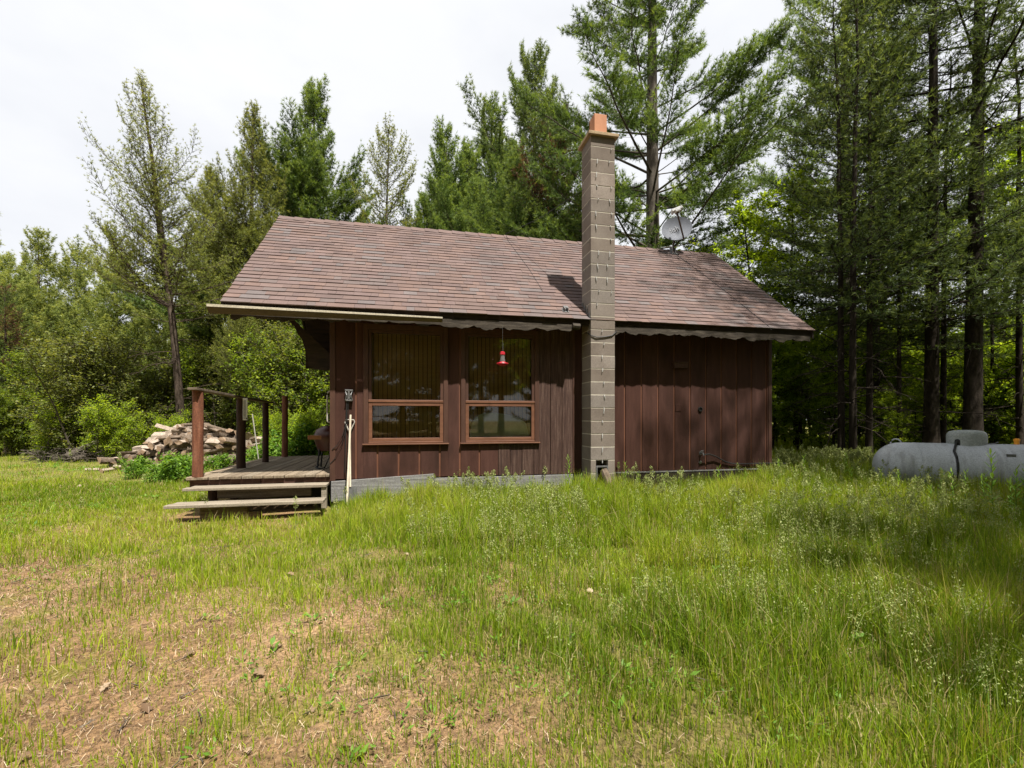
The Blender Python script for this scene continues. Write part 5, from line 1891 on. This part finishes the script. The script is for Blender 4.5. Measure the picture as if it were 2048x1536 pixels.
weeds([(1905, 5.9, 1.0), (1935, 5.7, .9), (1960, 5.9, 1.1), (1990, 5.5, 1.2), (2015, 5.7, 1.05), (2035, 5.3, 1.15), (1858, 6.1, .8), (1880, 6.2, .95), (1975, 6.1, .9), (2045, 5.9, 1.1), (1830, 6.4, .75), (1800, 6.5, .7), (1765, 6.6, .75)],
      'upright leafy weed growing in front of the grey propane tank', 'leafy weeds before the tank')
weeds([(985, 6.9, .8), (1025, 6.85, .85), (1060, 6.9, .6), (1140, 6.95, .95), (1165, 6.6, .8), (910, 6.7, .6)], 'upright leafy weed against the grey skirting left of the chimney', 'leafy weeds left of the chimney')
weeds([(1250, 7.1, .8), (1275, 7.2, .75), (1330, 7.3, .6), (1435, 7.2, .9), (1420, 7.3, .7), (1490, 7.4, .7), (1560, 7.5, .8), (1610, 7.6, .9), (1650, 7.7, .9), (1700, 7.3, .95), (1690, 7.8, .9)],
      'upright leafy weed near the dark wall right of the chimney', 'leafy weeds right of the chimney')
weeds([(1962, 1.95, .42)], 'bright leafy weed at the bottom edge of the picture', None)

# brush twigs by the fallen logs
W = Wood()
r_ = np.random.RandomState(401)
for k in range(260):
    p = at(r_.uniform(75, 215), r_.uniform(13.0, 14.6), abs(r_.normal()) * .16 + .02)
    p = np.array(p)
    dv = unit(np.array([r_.normal(), r_.normal() * .6, r_.normal() * .25]))
    L = r_.uniform(.3, 1.1)
    W.tube(np.stack([p - dv * L / 2, p + r_.normal(size=3) * .03, p + dv * L / 2]), [.010, .008, .004], 4)
tag(link('brush_pile', W.mesh('brush_pile', M['barkgrey'])), 'low heap of dry twigs at the left lawn edge', 'brush', None, 'stuff')

# ================================================================ LIGHT, SKY, CAMERA
S_AZ, S_EL = rad(20), rad(65)
to_sun = Vector((math.sin(S_AZ) * math.cos(S_EL), -math.cos(S_AZ) * math.cos(S_EL), math.sin(S_EL)))
sl = bpy.data.lights.new('sun', 'SUN')
sl.energy = 5.0
sl.angle = rad(.9)
sl.color = (1, .95, .87)
so = bpy.data.objects.new('sun', sl)
C.objects.link(so)
so.rotation_euler = to_sun.to_track_quat('Z', 'Y').to_euler()
so.location = (5, -12, 20)

w = bpy.data.worlds.new('World')
scene.world = w
w.use_nodes = True
nt = w.node_tree
bg = nt.nodes['Background']
sky = nt.nodes.new('ShaderNodeTexSky')
sky.sky_type = 'NISHITA'
sky.sun_disc = False
sky.sun_elevation = S_EL
sky.sun_rotation = math.pi - S_AZ
tc = nt.nodes.new('ShaderNodeTexCoord')
mp = nt.nodes.new('ShaderNodeMapping')
mp.inputs['Scale'].default_value = (1, 1, 2.2)
nt.links.new(tc.outputs['Generated'], mp.inputs[0])
nz = noise(nt, mp.outputs[0], 2.2, 5, .55)
cloud = ramp(nt, nz, [(.3, (8.3, 8.5, 9.0)), (.6, (9.5, 9.6, 9.8))])
cov = ramp(nt, noise(nt, mp.outputs[0], 1.3, 4, .5), [(.25, (.88, .88, .88)), (.6, (1, 1, 1))])
nt.links.new(mixc(nt, cov, sky.outputs[0], cloud), bg.inputs[0])
bg.inputs[1].default_value = .05

cam = bpy.data.cameras.new('camera')
cam.sensor_width = 36
cam.lens = 36 * F / 2048
cam.shift_y = 70 / 2048
cam.clip_end = 2000
cam.clip_start = .05
co = bpy.data.objects.new('camera', cam)
C.objects.link(co)
co.location = (CAMX, CAMY, CAMZ)
co.rotation_euler = (rad(90), 0, -YAW)
scene.camera = co
scene.view_settings.view_transform = 'Standard'
scene.view_settings.look = 'None'
scene.view_settings.exposure = 1.12
scene.view_settings.gamma = 1
scene.cycles.max_bounces = 8
scene.cycles.diffuse_bounces = 3
scene.cycles.transparent_max_bounces = 8
scene.cycles.use_denoising = True
scene.cycles.sample_clamp_indirect = 4
